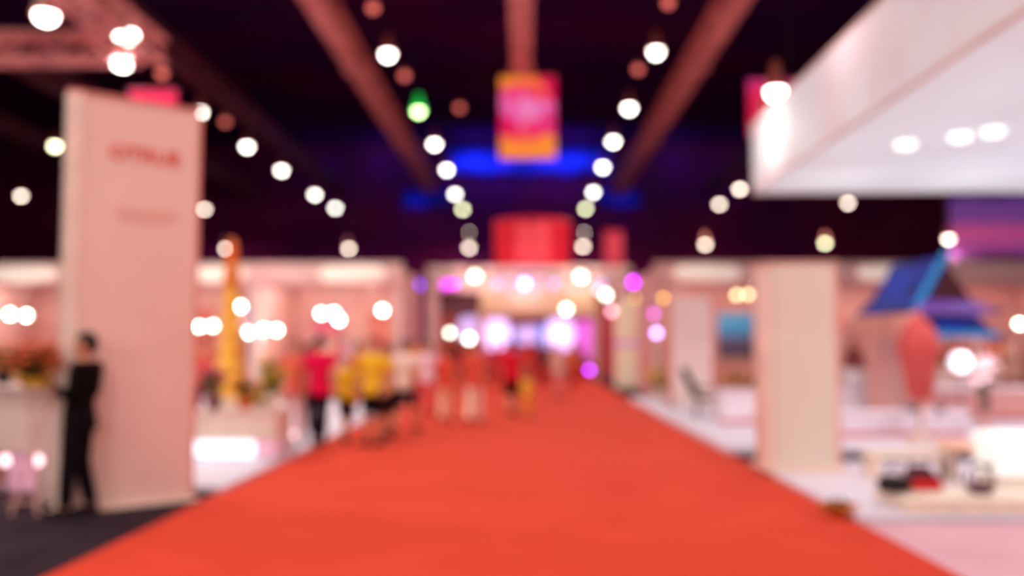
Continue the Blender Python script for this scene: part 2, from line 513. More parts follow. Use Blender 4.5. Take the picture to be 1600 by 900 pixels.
a, b = P(781, 248, 32.0), P(868, 119, 32.0)
banner('magenta and orange printed banner hanging in the middle above the carpet', a.x, b.x, a.z, b.z, 32.0, BAN1, 11.55, True)
a, b = P(1170, 215, 30), P(1242, 125, 30)
banner('magenta banner half hidden behind the white canopy corner', a.x, b.x, a.z, b.z, 30, BAN2, CZ)
a, b = P(200, 240, 22), P(276, 140, 22)
banner('pink and violet banner peeking over the top of the tall totem', a.x, b.x, a.z, b.z, 22, BAN2, CZ)

# ------------------------------------------------------------------ big white canopy, upper right
FAB = mat('white_added_glow_fabric', (222, 226, 230), 0.7, 0.32, rgb2=(220, 206, 212), scale=0.35)  # glow added to brighten the panels; no lamps inside the canopy
SOF = mat('white_soffit_added_glow', (214, 228, 232), 0.7, 0.36, rgb2=(210, 214, 218), scale=0.3)  # added glow stands in for light falling on the underside
GLOW = mat('downlight_glass', (255, 250, 245), 0.4, 2.2, (245, 255, 250))
cn = thing('suspended_canopy', 'huge white fabric box canopy hanging over the right-hand stands', 'canopy', (5.06, 2.5, 5.0))
CW, CD, CH = 11.0, 17.4, 1.5
def curved_side(x, t=0.05):
    g = MB().box(x, x + t, 0, CD, 0, CH)
    return g
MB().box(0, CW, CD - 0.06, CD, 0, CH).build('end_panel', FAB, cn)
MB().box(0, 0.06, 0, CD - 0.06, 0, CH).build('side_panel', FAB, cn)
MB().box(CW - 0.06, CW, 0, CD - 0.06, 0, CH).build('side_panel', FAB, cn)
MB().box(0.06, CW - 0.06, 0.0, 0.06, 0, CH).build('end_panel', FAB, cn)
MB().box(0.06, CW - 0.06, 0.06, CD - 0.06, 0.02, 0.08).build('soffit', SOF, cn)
soff = [c for c in cn.children if c.name.startswith('soffit')][0]
fr = MB()
for z in (0.0, CH):
    fr.tube([(0, 0, z), (CW, 0, z), (CW, CD, z), (0, CD, z), (0, 0, z)], 0.035, 8)
fr.build('frame', WHITE, cn)
for x, y in ((0.3, 2), (0.3, 15.5), (CW - 0.3, 2), (CW - 0.3, 15.5)):
    MB().tube([(x, y, CH), (x, y, CZ - 5.0)], 0.02, 6).build('suspension_cable', CABLE, cn)
for px, py in ((1415, 226), (1500, 214), (1552, 206)):
    v = RM @ Vector(((px - 800) / F_PX, -(py - 450) / F_PX, -1))
    k = (5.0 - EYE) / v.z
    q = v * k
    MB().lathe([(0.14, 0.02), (0.15, -0.02), (0.12, -0.04), (0.01, -0.05)], (q.x - 5.06, q.y - 2.5, 0.0), 18).build('downlight', GLOW, soff)
for x in (6.5, 9.0, 11.5, 14.0):
    for y in (10.5, 14.5, 18.3):
        lamp_light('POINT', (x, y, 3.9 if y > 16 else 3.2), 21 if y > 16 else 12, (1.0, 0.93, 0.92))
        lamp_light('SPOT', (x, y - 0.8, 4.9), 95, (1.0, 0.86, 0.88), 150, 0.8)
lamp_light('POINT', (4.4, 18.2, 6.0), 60, (1.0, 0.9, 0.84))
lamp_light('POINT', (4.2, 14.0, 6.9), 50, (1.0, 0.82, 0.80))
for px, py, d, lab, sc, ln in ((1212, 142, 18.2, 'bright spotlight clamped on the top edge of the white canopy corner', 1.0, 'white'), (1203, 183, 19.2, 'smaller spotlight under the bright one at the canopy corner', 0.6, 'lime')):
    p = P(px, py, d)
    p.x -= 0.12 if sc < 1 else 0
    t = thing('canopy_spotlight', lab, 'lamp', p, 0, 'canopy corner spotlights')
    for ch in protos[ln].children:
        if ch.name.startswith('suspension') or ch.name.startswith('hook'):
            continue
        c = ch.copy(); C.objects.link(c); c.parent = t
    t.scale = (sc, sc, sc)
    MB().tube([(0, 0, 0.3), (0.12, 0, 0.3), (0.12, 0, -0.1), (0.2, 0, -0.12)], 0.02, 6).build('clamp', CABLE, t)

# purple landscape screen under the canopy, far right
SCR = graphic('purple_sunset_artwork', [(0.0, (30, 14, 40)), (0.14, (150, 70, 150)), (0.35, (200, 84, 140)), (0.52, (124, 70, 150)), (0.74, (112, 66, 150)), (0.80, (40, 30, 90)), (0.9, (44, 34, 90)), (1.0, (150, 64, 90))], 0.9, 0, 2.45, 0.42, 0.10)
a, b = P(1484, 408, 27.0), P(1700, 262, 27.0)
sc_ = thing('hanging_screen', 'wide purple and pink picture screen under the canopy, over the outer booths', 'screen', ((a.x + b.x) / 2, 27.0, a.z))
hw = (b.x - a.x) / 2
MB().box(-hw, hw, -0.05, 0.05, 0, b.z - a.z, 0.02).build('screen_panel', SCR, sc_)
fr = MB(); hh = b.z - a.z
for q in ((-hw, hw, 0, 0.06), (-hw, hw, hh - 0.06, hh)):
    fr.box(q[0], q[1], -0.08, 0.08, q[2], q[3])
for q in ((-hw - 0.06, -hw), (hw, hw + 0.06)):
    fr.box(q[0], q[1], -0.08, 0.08, 0, hh)
fr.build('frame', BLACK, sc_)
for s in (-0.8, 0.8):
    MB().tube([(s * hw, 0, hh), (s * hw, 0, CZ - a.z)], 0.02, 6).build('suspension_cable', CABLE, sc_)

# blue lit cloth band high on the far wall
BLUEC = mat('blue_wall_cloth', (50, 60, 210), 0.8, rgb2=(40, 30, 150), scale=0.25)
def swag(label, x0, x1, z0, z1, y):
    m = MB(); n = 48
    va, vb, vc, vd = [], [], [], []
    for i in range(n + 1):
        x = x0 + (x1 - x0) * i / n
        yy = y + 0.12 * math.sin(i * 1.7)
        dz = 0.35 * abs(math.sin(PI * i / n * 4))
        va.append(m.bm.verts.new((x, yy, z0 + dz))); vb.append(m.bm.verts.new((x, yy, z1)))
        vc.append(m.bm.verts.new((x, yy + 0.04, z0 + dz))); vd.append(m.bm.verts.new((x, yy + 0.04, z1)))
    for i in range(n):
        m.bm.faces.new((va[i], va[i + 1], vb[i + 1], vb[i])); m.bm.faces.new((vc[i], vd[i], vd[i + 1], vc[i + 1]))
        m.bm.faces.new((vb[i], vb[i + 1], vd[i + 1], vd[i])); m.bm.faces.new((va[i], vc[i], vc[i + 1], va[i + 1]))
    m.bm.faces.new((va[0], vb[0], vd[0], vc[0])); m.bm.faces.new((va[n], vc[n], vd[n], vb[n]))
    return tag(m.build('wall_cloth', BLUEC, None, True), label, 'drapery', 'blue cloths on the far wall')
a, b = P(692, 278, 63.6), P(955, 228, 63.6)
swag('wide blue lit cloth band high on the far wall, behind the middle banner', a.x, b.x, a.z, b.z, 63.6)
a, b = P(628, 330, 63.6), P(702, 296, 63.6)
swag('small blue cloth on the far wall, at the end of the beam nearer the totem', a.x, b.x, a.z, b.z, 63.6)
a, b = P(934, 328, 63.6), P(1000, 296, 63.6)
swag('small blue cloth on the far wall, at the end of the beam nearer the canopy', a.x, b.x, a.z, b.z, 63.6)
for px, py, wt in ((735, 248, 380), (785, 256, 260), (905, 248, 380), (865, 256, 260), (650, 316, 90), (975, 314, 80), (590, 245, 120), (1060, 245, 120), (500, 262, 70), (1140, 262, 90)):
    p = P(px, py, 62.3)
    lamp_light('POINT', p, wt * 0.5, (0.10, 0.20, 1.0))

# ------------------------------------------------------------------ people
def remeshed(mb, name, vox, smooth=3):
    me = mb.mesh(name, None)
    o = bpy.data.objects.new('tmp', me); C.objects.link(o)
    r = o.modifiers.new('r', 'REMESH'); r.mode = 'VOXEL'; r.voxel_size = vox
    s = o.modifiers.new('s', 'SMOOTH'); s.iterations = smooth; s.factor = 0.5
    dg = bpy.context.evaluated_depsgraph_get()
    out = bpy.data.meshes.new_from_object(o.evaluated_get(dg))
    bpy.data.objects.remove(o)
    for p in out.polygons:
        p.use_smooth = True
    out.name = name
    out.materials.append(SKIN)
    return out

def pose_joints(pose):
    """figure 1.72 m tall facing -Y"""
    J = {}
    lean = 0.0
    if pose == 'stand':
        J['L'] = [(-0.09, 0, 0.90), (-0.10, -0.02, 0.49), (-0.11, 0.01, 0.085)]
        J['R'] = [(0.09, 0, 0.90), (0.11, -0.01, 0.49), (0.13, 0.03, 0.085)]
        J['AL'] = [(-0.185, 0.0, 1.41), (-0.235, 0.03, 1.13), (-0.235, -0.05, 0.90)]
        J['AR'] = [(0.185, 0.0, 1.41), (0.235, 0.03, 1.13), (0.225, -0.06, 0.90)]
    elif pose == 'walk':
        J['L'] = [(-0.09, 0, 0.90), (-0.09, -0.17, 0.50), (-0.09, -0.27, 0.10)]
        J['R'] = [(0.09, 0, 0.90), (0.09, 0.02, 0.49), (0.09, 0.27, 0.15)]
        J['AL'] = [(-0.185, 0.0, 1.41), (-0.225, 0.12, 1.15), (-0.215, 0.10, 0.91)]
        J['AR'] = [(0.185, 0.0, 1.41), (0.225, -0.05, 1.14), (0.205, -0.22, 0.97)]
    elif pose == 'front':   # arms bent, hands together holding a phone, belly forward
        J['L'] = [(-0.09, -0.05, 0.90), (-0.10, -0.06, 0.49), (-0.11, 0.04, 0.085)]
        J['R'] = [(0.09, -0.05, 0.90), (0.10, -0.09, 0.49), (0.12, -0.10, 0.085)]
        J['AL'] = [(-0.185, 0.02, 1.41), (-0.23, -0.02, 1.13), (-0.07, -0.24, 1.15)]
        J['AR'] = [(0.185, 0.02, 1.41), (0.23, -0.02, 1.13), (0.05, -0.25, 1.18)]
        lean = 0.05
    elif pose == 'phone':   # both hands raised with a camera
        J['L'] = [(-0.09, 0, 0.90), (-0.10, -0.02, 0.49), (-0.12, 0.01, 0.085)]
        J['R'] = [(0.09, 0, 0.90), (0.10, -0.02, 0.49), (0.12, 0.01, 0.085)]
        J['AL'] = [(-0.185, 0.0, 1.41), (-0.23, -0.13, 1.18), (-0.07, -0.27, 1.38)]
        J['AR'] = [(0.185, 0.0, 1.41), (0.23, -0.13, 1.18), (0.07, -0.27, 1.38)]
    J['lean'] = lean
    return J

def limb(mb, pts, rad, extra=0.0, t0=0.0, t1=1.0):
    """smooth tapering limb through three joints; t limits the covered share"""
    a, k, b = [Vector(p) for p in pts]
    out, rr = [], []
    N = 14
    for i in range(N + 1):
        t = t0 + (t1 - t0) * i / N
        if t < 0.5:
            q = a.lerp(k, t * 2)
        else:
            q = k.lerp(b, t * 2 - 1)
        bend = max(0, 1 - abs(t - 0.5) / 0.08)
        q = q.lerp((a + b + k * 6) / 8, bend * 0.15)
        s = 2 * t
        r = rad[0] + (rad[1] - rad[0]) * s if s < 1 else rad[1] + (rad[2] - rad[1]) * (s - 1)
        if s >= 1:
            r += rad[3] * math.sin(min(1, (s - 1) * 1.4) * PI)
        out.append(q); rr.append(r + extra)
    mb.tube(out, rr, 14)

def foot(mb, an, fwd=-1, e=0.0):
    x, y, z = an
    mb.tube([(x, y + 0.065, z - 0.045), (x, y + 0.03, z - 0.03), (x, y - 0.06, z - 0.04), (x * 1.05, y - 0.13, z - 0.055), (x * 1.1, y - 0.19, z - 0.062)],
            [(0.02 + e, 0.018 + e), (0.036 + e, 0.042 + e), (0.040 + e, 0.036 + e), (0.045 + e, 0.024 + e), (0.026 + e, 0.014 + e)], 12)

def hand(mb, el, wr, side, curl=0.5):
    e, wv = Vector(el), Vector(wr)
    d = (wv - e).normalized()
    s = Vector((1, 0, 0)) - d * d.x
    if s.length < 0.3:
        s = Vector((0, 0, 1)) - d * d.z
    s.normalize()
    if abs(d.z) > 0.6:
        s = Vector((0, -1, 0)) - d * (-d.y); s.normalize()   # thumb side forward when the arm hangs
    nrm = d.cross(s).normalized()
    if nrm.x * side > 0:
        nrm = -nrm                                            # palms face the body
    mb.tube([wv - d * 0.01, wv + d * 0.03, wv + d * 0.075, wv + d * 0.09], [0.023, 0.032, 0.036, 0.030], 10)
    base = wv + d * 0.085
    for k, (off, ln) in enumerate(((0.028, 0.072), (0.010, 0.080), (-0.009, 0.075), (-0.027, 0.058))):
        p0 = base + s * off
        p1 = p0 + (d * 0.9 + nrm * 0.35 * curl) * ln * 0.45
        p2 = p1 + (d * 0.6 + nrm * 0.8 * curl) * ln * 0.33
        p3 = p2 + (d * 0.25 + nrm * 0.95 * curl) * ln * 0.25
        mb.tube([p0 - d * 0.02, p0, p1, p2, p3], [0.0095, 0.0095, 0.0088, 0.008, 0.006], 8)
    t0 = wv + d * 0.03 + s * 0.025
    mb.tube([t0 - s * 0.01, t0 + s * 0.015 + d * 0.015, t0 + s * 0.028 + d * 0.04 + nrm * 0.01, t0 + s * 0.03 + d * 0.06 + nrm * 0.02], [0.012, 0.011, 0.010, 0.007], 8)

HEADS = [(1.495, 0, -0.030, 0.030, 0.032), (1.505, 0, -0.032, 0.048, 0.052), (1.53, 0, -0.022, 0.060, 0.074), (1.56, 0, -0.012, 0.069, 0.088), (1.60, 0, -0.002, 0.075, 0.096),
         (1.64, 0, 0.002, 0.077, 0.099), (1.67, 0, 0.004, 0.073, 0.094), (1.70, 0, 0.006, 0.056, 0.074), (1.715, 0, 0.006, 0.032, 0.045), (1.72, 0, 0.006, 0.008, 0.012)]
def torso_rings(J, e=0.0, z0=0.84, z1=1.5, female=False):
    le = J['lean']
    base = [(0.80, 0.155, 0.105), (0.86, 0.168, 0.115), (0.94, 0.165, 0.115), (1.02, 0.142, 0.105), (1.10, 0.134, 0.100), (1.20, 0.150, 0.108), (1.30, 0.168, 0.116), (1.38, 0.178, 0.112), (1.43, 0.160, 0.092), (1.465, 0.100, 0.066), (1.49, 0.060, 0.055)]
    if female:
        base = [(0.80, 0.165, 0.112), (0.86, 0.172, 0.12), (0.94, 0.160, 0.112), (1.02, 0.130, 0.098), (1.10, 0.118, 0.092), (1.20, 0.135, 0.108), (1.30, 0.150, 0.124), (1.38, 0.158, 0.105), (1.43, 0.142, 0.086), (1.465, 0.09, 0.062), (1.49, 0.055, 0.05)]
    out = []
    for z, rx, ry in base:
        if z0 <= z <= z1:
            yo = -le * math.exp(-((z - 1.0) / 0.2) ** 2)
            out.append((z, 0, yo, rx + e, ry + e))
    return out

FIG = {}
def figure_meshes(pose, female, sleeve, bottom, hair):
    key = (pose, female, sleeve, bottom, hair)
    def get(k, fn):
        if k not in FIG:
            FIG[k] = fn()
        return FIG[k]
    J = pose_joints(pose)
    def body():
        m = MB()
        m.stack(torso_rings(J, 0, female=female))
        m.tube([(0, 0, 1.43), (0, -0.002, 1.48), (0, -0.006, 1.55)], [0.062, 0.054, 0.052], 14)
        m.stack(HEADS)
        m.tube([(0, -0.09, 1.625), (0, -0.106, 1.595), (0, -0.122, 1.578), (0, -0.1, 1.565)], [0.008, 0.011, 0.015, 0.009], 8)
        m.ball((0, -0.094, 1.54), (0.024, 0.012, 0.006), 2); m.ball((0, -0.093, 1.531), (0.021, 0.011, 0.006), 2)
        m.ball((0, -0.088, 1.507), (0.02, 0.014, 0.013), 2)
        for s in (-1, 1):
            m.ball((s * 0.078, 0.012, 1.595), (0.010, 0.018, 0.03), 2)
            m.ball((s * 0.03, -0.088, 1.635), (0.022, 0.010, 0.006), 2)
        for k, s in (('L', -1), ('R', 1)):
            limb(m, J[k], (0.088, 0.055, 0.038, 0.010))
            foot(m, J[k][2])
            limb(m, J['A' + k], (0.052, 0.038, 0.027, 0.004))
            hand(m, J['A' + k][1], J['A' + k][2], s, 0.6 if pose in ('stand', 'walk') else 0.9)
        return remeshed(m, 'person_body', 0.0075, 2)
    def top():
        m = MB()
        m.stack(torso_rings(J, 0.022 if bottom != 'skirt' else 0.016, 0.80, 1.47, female))
        for k in ('L', 'R'):
            limb(m, J['A' + k], (0.058, 0.044, 0.034, 0.003), 0.010, 0, {'long': 0.97, 'short': 0.36}[sleeve])
            m.ball((J['A' + k][0][0] * 0.9, J['A' + k][0][1], 1.405), (0.07, 0.066, 0.06), 2)
        return remeshed(m, 'shirt', 0.012, 3)
    def low():
        m = MB()
        if bottom == 'trousers':
            m.stack(torso_rings(J, 0.018, 0.80, 1.03, female))
            for k in ('L', 'R'):
                limb(m, J[k], (0.094, 0.066, 0.055, 0.004), 0.008, 0, 0.98)
            return remeshed(m, 'trousers', 0.012, 3)
        if bottom == 'shorts':
            m.stack(torso_rings(J, 0.018, 0.80, 1.03, female))
            for k in ('L', 'R'):
                limb(m, J[k], (0.096, 0.078, 0.06, 0.0), 0.012, 0, 0.5)
            return remeshed(m, 'shorts', 0.012, 3)
        m.stack([(0.46, 0, 0.0, 0.235, 0.215), (0.60, 0, 0, 0.215, 0.19), (0.75, 0, 0, 0.20, 0.16), (0.88, 0, 0, 0.19, 0.14), (0.98, 0, 0, 0.165, 0.125), (1.04, 0, 0, 0.15, 0.118)])
        return remeshed(m, 'skirt', 0.012, 3)
    def shoe(k):
        m = MB()
        foot(m, J[k][2], e=0.010)
        a = J[k][2]
        m.box(a[0] - 0.04, a[0] + 0.04, a[1] - 0.17, a[1] + 0.07, a[2] - 0.085, a[2] - 0.065)
        return remeshed(m, 'shoe', 0.010, 2)
    def hr():
        m = MB()
        m.stack([(1.60, 0, 0.035, 0.074, 0.070), (1.64, 0, 0.026, 0.081, 0.088), (1.68, 0, 0.008, 0.080, 0.098), (1.71, 0, 0.004, 0.068, 0.086), (1.735, 0, 0.006, 0.04, 0.052), (1.742, 0, 0.006, 0.01, 0.012)])
        m.ball((0, 0.05, 1.60), (0.072, 0.062, 0.07), 2)
        if hair == 'long':
            m.stack([(1.33, 0, 0.105, 0.07, 0.022), (1.40, 0, 0.10, 0.085, 0.03), (1.48, 0, 0.085, 0.088, 0.04), (1.56, 0, 0.065, 0.088, 0.055), (1.64, 0, 0.045, 0.087, 0.07)])
        return remeshed(m, 'hair', 0.010, 3)
    return (get(('body', pose, female), body), get(('top', pose, female, sleeve), top), get(('low', pose, female, bottom), low),
            (get(('shoe', pose, 'L'), lambda: shoe('L')), get(('shoe', pose, 'R'), lambda: shoe('R'))), get(('hair', hair), hr), J)

def cmat(rgb):
    return mat('cloth_%d_%d_%d' % rgb, rgb, 0.85, spec=0.1)

def person(label, x, y, face, height, top_c, low_c, pose='stand', female=False, sleeve='short', bottom='trousers', hair='short', shoe_c=(30, 18, 22), z=0.0, hair_c=None, group='visitors on the carpet', prop=None):
    """face: heading in degrees, 0 looks at the camera, 90 looks toward +x"""
    t = thing('person', label, 'person', (x, y, z), math.radians(face), group)
    s = height / 1.74
    t.scale = (s, s, s)
    b, tp, lw, sh, hr, J = figure_meshes(pose, female, sleeve, bottom, hair)
    def add(nm, me, m):
        o = bpy.data.objects.new(nm, me); C.objects.link(o); o.parent = t
        o.material_slots[0].link = 'OBJECT'; o.material_slots[0].material = m
        return o
    body_o = add('body', b, SKIN)
    add({'long': 'long_sleeved_top', 'short': 'shirt'}[sleeve], tp, cmat(top_c))
    add(bottom, lw, cmat(low_c))
    for me_ in sh:
        add('shoe', me_, cmat(shoe_c))
    add('hair', hr, cmat(hair_c) if hair_c else HAIRM)
    for sx in (-1, 1):
        MB().ball((sx * 0.028, -0.0935, 1.612), (0.011, 0.006, 0.007), 2).build('eye', EYEM, body_o, True)
    # sink the soles onto the ground
    return t

ZC = 0.012
# the man in black on the charcoal floor, facing the counter
p = P(127, 805, 8.55)
person('person dressed all in black standing in front of the tall totem, facing the white counter', p.x, 8.55, -90, 1.74, (18, 8, 12), (22, 10, 20), 'front', sleeve='long', shoe_c=(40, 26, 30), z=0.0, group='visitors by the counter')
ph = P(104, 612, 8.55)
tel = thing('mobile_phone', 'small black phone held in both hands by the person in black', 'phone', (p.x - 0.265, 8.55, 1.19), 0)
MB().box(-0.006, 0.006, -0.04, 0.04, -0.02, 0.13, 0.004).build('phone_case', BLACK, tel)
MB().box(0.0062, 0.0075, -0.035, 0.035, -0.01, 0.12).build('phone_screen', CHROME, tel)
tel.rotation_euler = (0, math.radians(-25), 0)

def px_person(px, base, label, **k):
    d = EYE * F_PX / (base - 538.0)
    q = P(px, base, d)
    k.setdefault('z', ZC)
    return person(label, q.x, d, k.pop('face'), k.pop('h'), k.pop('top'), k.pop('low'), **k)

px_person(498, 698, 'person in a magenta shirt and dark trousers walking near the lit counter', face=200, h=1.76, top=(235, 20, 80), low=(30, 12, 34), pose='walk')
px_person(458, 694, 'person in a salmon top and pale pink trousers beside the magenta shirt', face=20, h=1.64, top=(236, 110, 90), low=(240, 170, 170), female=True, hair='long', z=0.06, pose='stand', shoe_c=(50, 20, 30))
px_person(478, 676, 'person in an orange top half hidden behind the magenta shirt', face=150, h=1.62, top=(240, 130, 50), low=(60, 30, 40), female=True, z=ZC)
px_person(540, 690, 'smaller person in a bright yellow shirt and black shorts, nearest the magenta shirt', face=30, h=1.42, top=(246, 200, 40), low=(24, 12, 16), bottom='shorts', pose='walk')
px_person(582, 695, 'taller person in a yellow shirt and long black shorts, beside the smaller one', face=-20, h=1.72, top=(246, 196, 50), low=(20, 10, 16), pose='stand', bottom='shorts')
px_person(603, 684, 'person in an amber shirt and dark skirt next to the white shirt', face=-60, h=1.62, top=(246, 180, 50), low=(40, 14, 20), female=True, bottom='skirt')
px_person(632, 676, 'person in a white shirt and dark shorts, right behind the yellow shirts', face=160, h=1.70, top=(246, 216, 200), low=(28, 12, 20), bottom='shorts', pose='walk')
px_person(560, 656, 'person in an orange shirt between the two yellow shirts', face=80, h=1.66, top=(240, 130, 50), low=(200, 60, 50), pose='walk')
px_person(668, 650, 'person in a pale lilac shirt and rose trousers, behind the white shirt', face=0, h=1.66, top=(240, 200, 210), low=(232, 100, 100), pose='stand', female=True, hair='long')
px_person(697, 662, 'person in a red top and cream trousers walking up the carpet', face=180, h=1.56, top=(230, 80, 60), low=(244, 190, 160), pose='walk', female=True, hair_c=(170, 60, 40))
px_person(741, 664, 'person in a coral top and white trousers, walking beside the cream trousers', face=175, h=1.62, top=(230, 84, 66), low=(250, 222, 200), pose='walk', hair_c=(150, 50, 40))
px_person(800, 650, 'person in a crimson shirt with black shorts in the middle of the carpet', face=190, h=1.68, top=(225, 16, 50), low=(30, 8, 14), pose='walk', bottom='shorts', hair_c=(120, 20, 30))
px_person(823, 652, 'small child in a yellow shirt beside the crimson shirt', face=190, h=0.98, top=(246, 190, 60), low=(240, 160, 60), pose='stand', hair_c=(160, 70, 40))
px_person(873, 622, 'person in a pale pink shirt standing alone on the far side of the carpet', face=10, h=1.60, top=(244, 200, 190), low=(238, 140, 140), pose='stand', female=True)
px_person(848, 606, 'person in a dark grey jacket in front of the bright stage gate', face=0, h=1.74, top=(110, 60, 66), low=(200, 50, 50), sleeve='long', pose='walk')
px_person(709, 604, 'person in a dark purple jacket far up the carpet, beside the bulb lamps', face=180, h=1.74, top=(110, 50, 70), low=(220, 70, 70), sleeve='long', pose='walk')
far = [(648, 625, (240, 150, 90), 'peach'), (662, 610, (90, 40, 50), 'maroon'), (684, 618, (238, 120, 140), 'rose'), (730, 608, (232, 90, 70), 'coral'), (757, 600, (225, 110, 150), 'mauve'),
       (775, 606, (230, 70, 90), 'raspberry'), (792, 600, (230, 30, 60), 'scarlet'), (815, 603, (232, 90, 80), 'brick red'), (832, 600, (238, 60, 70), 'cherry'), (864, 600, (240, 140, 90), 'apricot'), (896, 608, (236, 110, 70), 'burnt orange'), (905, 598, (110, 70, 60), 'brown'), (640, 600, (240, 180, 90), 'mustard'), (744, 605, (236, 120, 90), 'light orange')]
for i, (px, by, c, cn_) in enumerate(far):
    px_person(px, by, 'small distant person in a %s top among the crowd before the stage gate' % cn_, face=random.choice((0, 180, 20, 200, 160, -30)), h=random.uniform(1.58, 1.76), top=c, low=random.choice(((220, 70, 60), (226, 110, 100), (150, 50, 60), (230, 60, 60))), pose=random.choice(('walk', 'stand')), female=i % 2 == 0, hair='long' if i % 3 == 0 else 'short', hair_c=(130, 44, 40), group='distant crowd on the carpet')

# ------------------------------------------------------------------ the tall totem
TF = mat('totem_white_panel', (238, 196, 184), 0.55, rgb2=(235, 190, 178), scale=0.7)
TE = mat('totem_edge_trim', (244, 214, 198), 0.4)
TS = mat('totem_rose_side', (236, 130, 118), 0.6)
TXT = mat('red_lettering', (226, 84, 78), 0.5)
TXT2 = mat('faint_pink_lettering', (232, 158, 146), 0.5)
bl = P(150, 795, 8.85); br = P(298, 777, 9.45)
dx, dy = br.x - bl.x, br.y - bl.y
ang = math.atan2(dy, dx)
ltop = P(100, 148, 8.6)
TW = 1.27
tot = thing('totem_sign', 'tall white freestanding totem panel with faint red lettering, on the charcoal floor', 'sign', (br.x, br.y, 0), ang)
TH = P(308, 176, 9.45).z
fp = MB().box(-TW + 0.12, 0, 0, 0.12, 0.0, TH, 0.008).build('front_panel', TF, tot)
MB().box(-TW - 0.02, -TW + 0.12, -0.02, 0.14, 0.0, TH, 0.01).build('edge_trim', TE, tot)
MB().box(0.001, 0.03, -0.005, 0.12, 0.0, TH - 0.02, 0.004).build('side_strip', TS, tot)
MB().box(-TW - 0.05, 0.05, -0.10, 0.22, 0.0, 0.02, 0.004).build('base_plate', TE, tot)
MB().box(-TW - 0.02, 0.03, -0.015, 0.135, TH, TH + 0.03, 0.006).build('top_cap', TS, tot)
def text_mesh(body, size, name, m, parent, loc, rx=PI / 2, ext=0.006, sx=1.0):
    cu = bpy.data.curves.new(name, 'FONT')
    cu.body = body; cu.size = size; cu.extrude = ext; cu.align_x = 'CENTER'; cu.align_y = 'CENTER'
    cu.offset = 0.004
    o = bpy.data.objects.new(name, cu); C.objects.link(o)
    dg = bpy.context.evaluated_depsgraph_get()
    me = bpy.data.meshes.new_from_object(o.evaluated_get(dg))
    bpy.data.objects.remove(o)
    me.materials.append(m)
    n = bpy.data.objects.new(name, me); C.objects.link(n)
    n.parent = parent; n.location = loc; n.rotation_euler = (rx, 0, 0); n.scale = (sx, 1, 1)
    return n
zt = P(210, 244, 9.1).z
text_mesh('OTRUE', 0.20, 'red_lettering', TXT, fp, (-0.55, -0.006, zt), sx=1.1)
g = MB(); zt2 = P(207, 338, 9.1).z
for k, (wl, dz) in enumerate(((0.54, 0.055), (0.60, 0.0), (0.5, -0.055))):
    x = -0.53 - wl / 2
    random.seed(k)
    while x < -0.53 + wl / 2:
        ww = random.uniform(0.04, 0.09)
        g.box(x, x + ww, -0.004, 0.002, zt2 + dz - 0.012, zt2 + dz + 0.012)
        x += ww + 0.015
g.build('small_print', TXT2, fp)
random.seed(11)

# ------------------------------------------------------------------ the square cream pillar on the right
PF = mat('pillar_cream_panel', (226, 212, 198), 0.55, rgb2=(222, 206, 190), scale=0.7)
a, b = P(1213, 742, 11.1), P(1308, 742, 11.1)
pz = 0.06
pt = P(1255, 412, 11.1).z
pil = thing('display_pillar', 'square cream freestanding pillar at the carpet edge, on the pale platform', 'pillar', ((a.x + b.x) / 2, 11.1, pz), 0)
hwp = (b.x - a.x) / 2 + 0.01
MB().box(-hwp, hwp, 0, 0.55, 0, pt - pz, 0.012).build('panel', PF, pil)
MB().box(-hwp - 0.11, -hwp - 0.002, 0.02, 0.5, 0, pt - pz - 0.01, 0.01).build('edge_trim', TE, pil)
MB().box(hwp + 0.002, hwp + 0.06, 0.02, 0.5, 0, pt - pz - 0.04, 0.01).build('edge_trim', BLUSH, pil)
MB().box(-hwp - 0.12, hwp + 0.07, -0.02, 0.56, pt - pz, pt - pz + 0.03, 0.008).build('top_cap', BLUSH, pil)
MB().box(-hwp - 0.13, hwp + 0.09, -0.03, 0.6, 0, 0.07, 0.01).build('plinth', TE, pil)

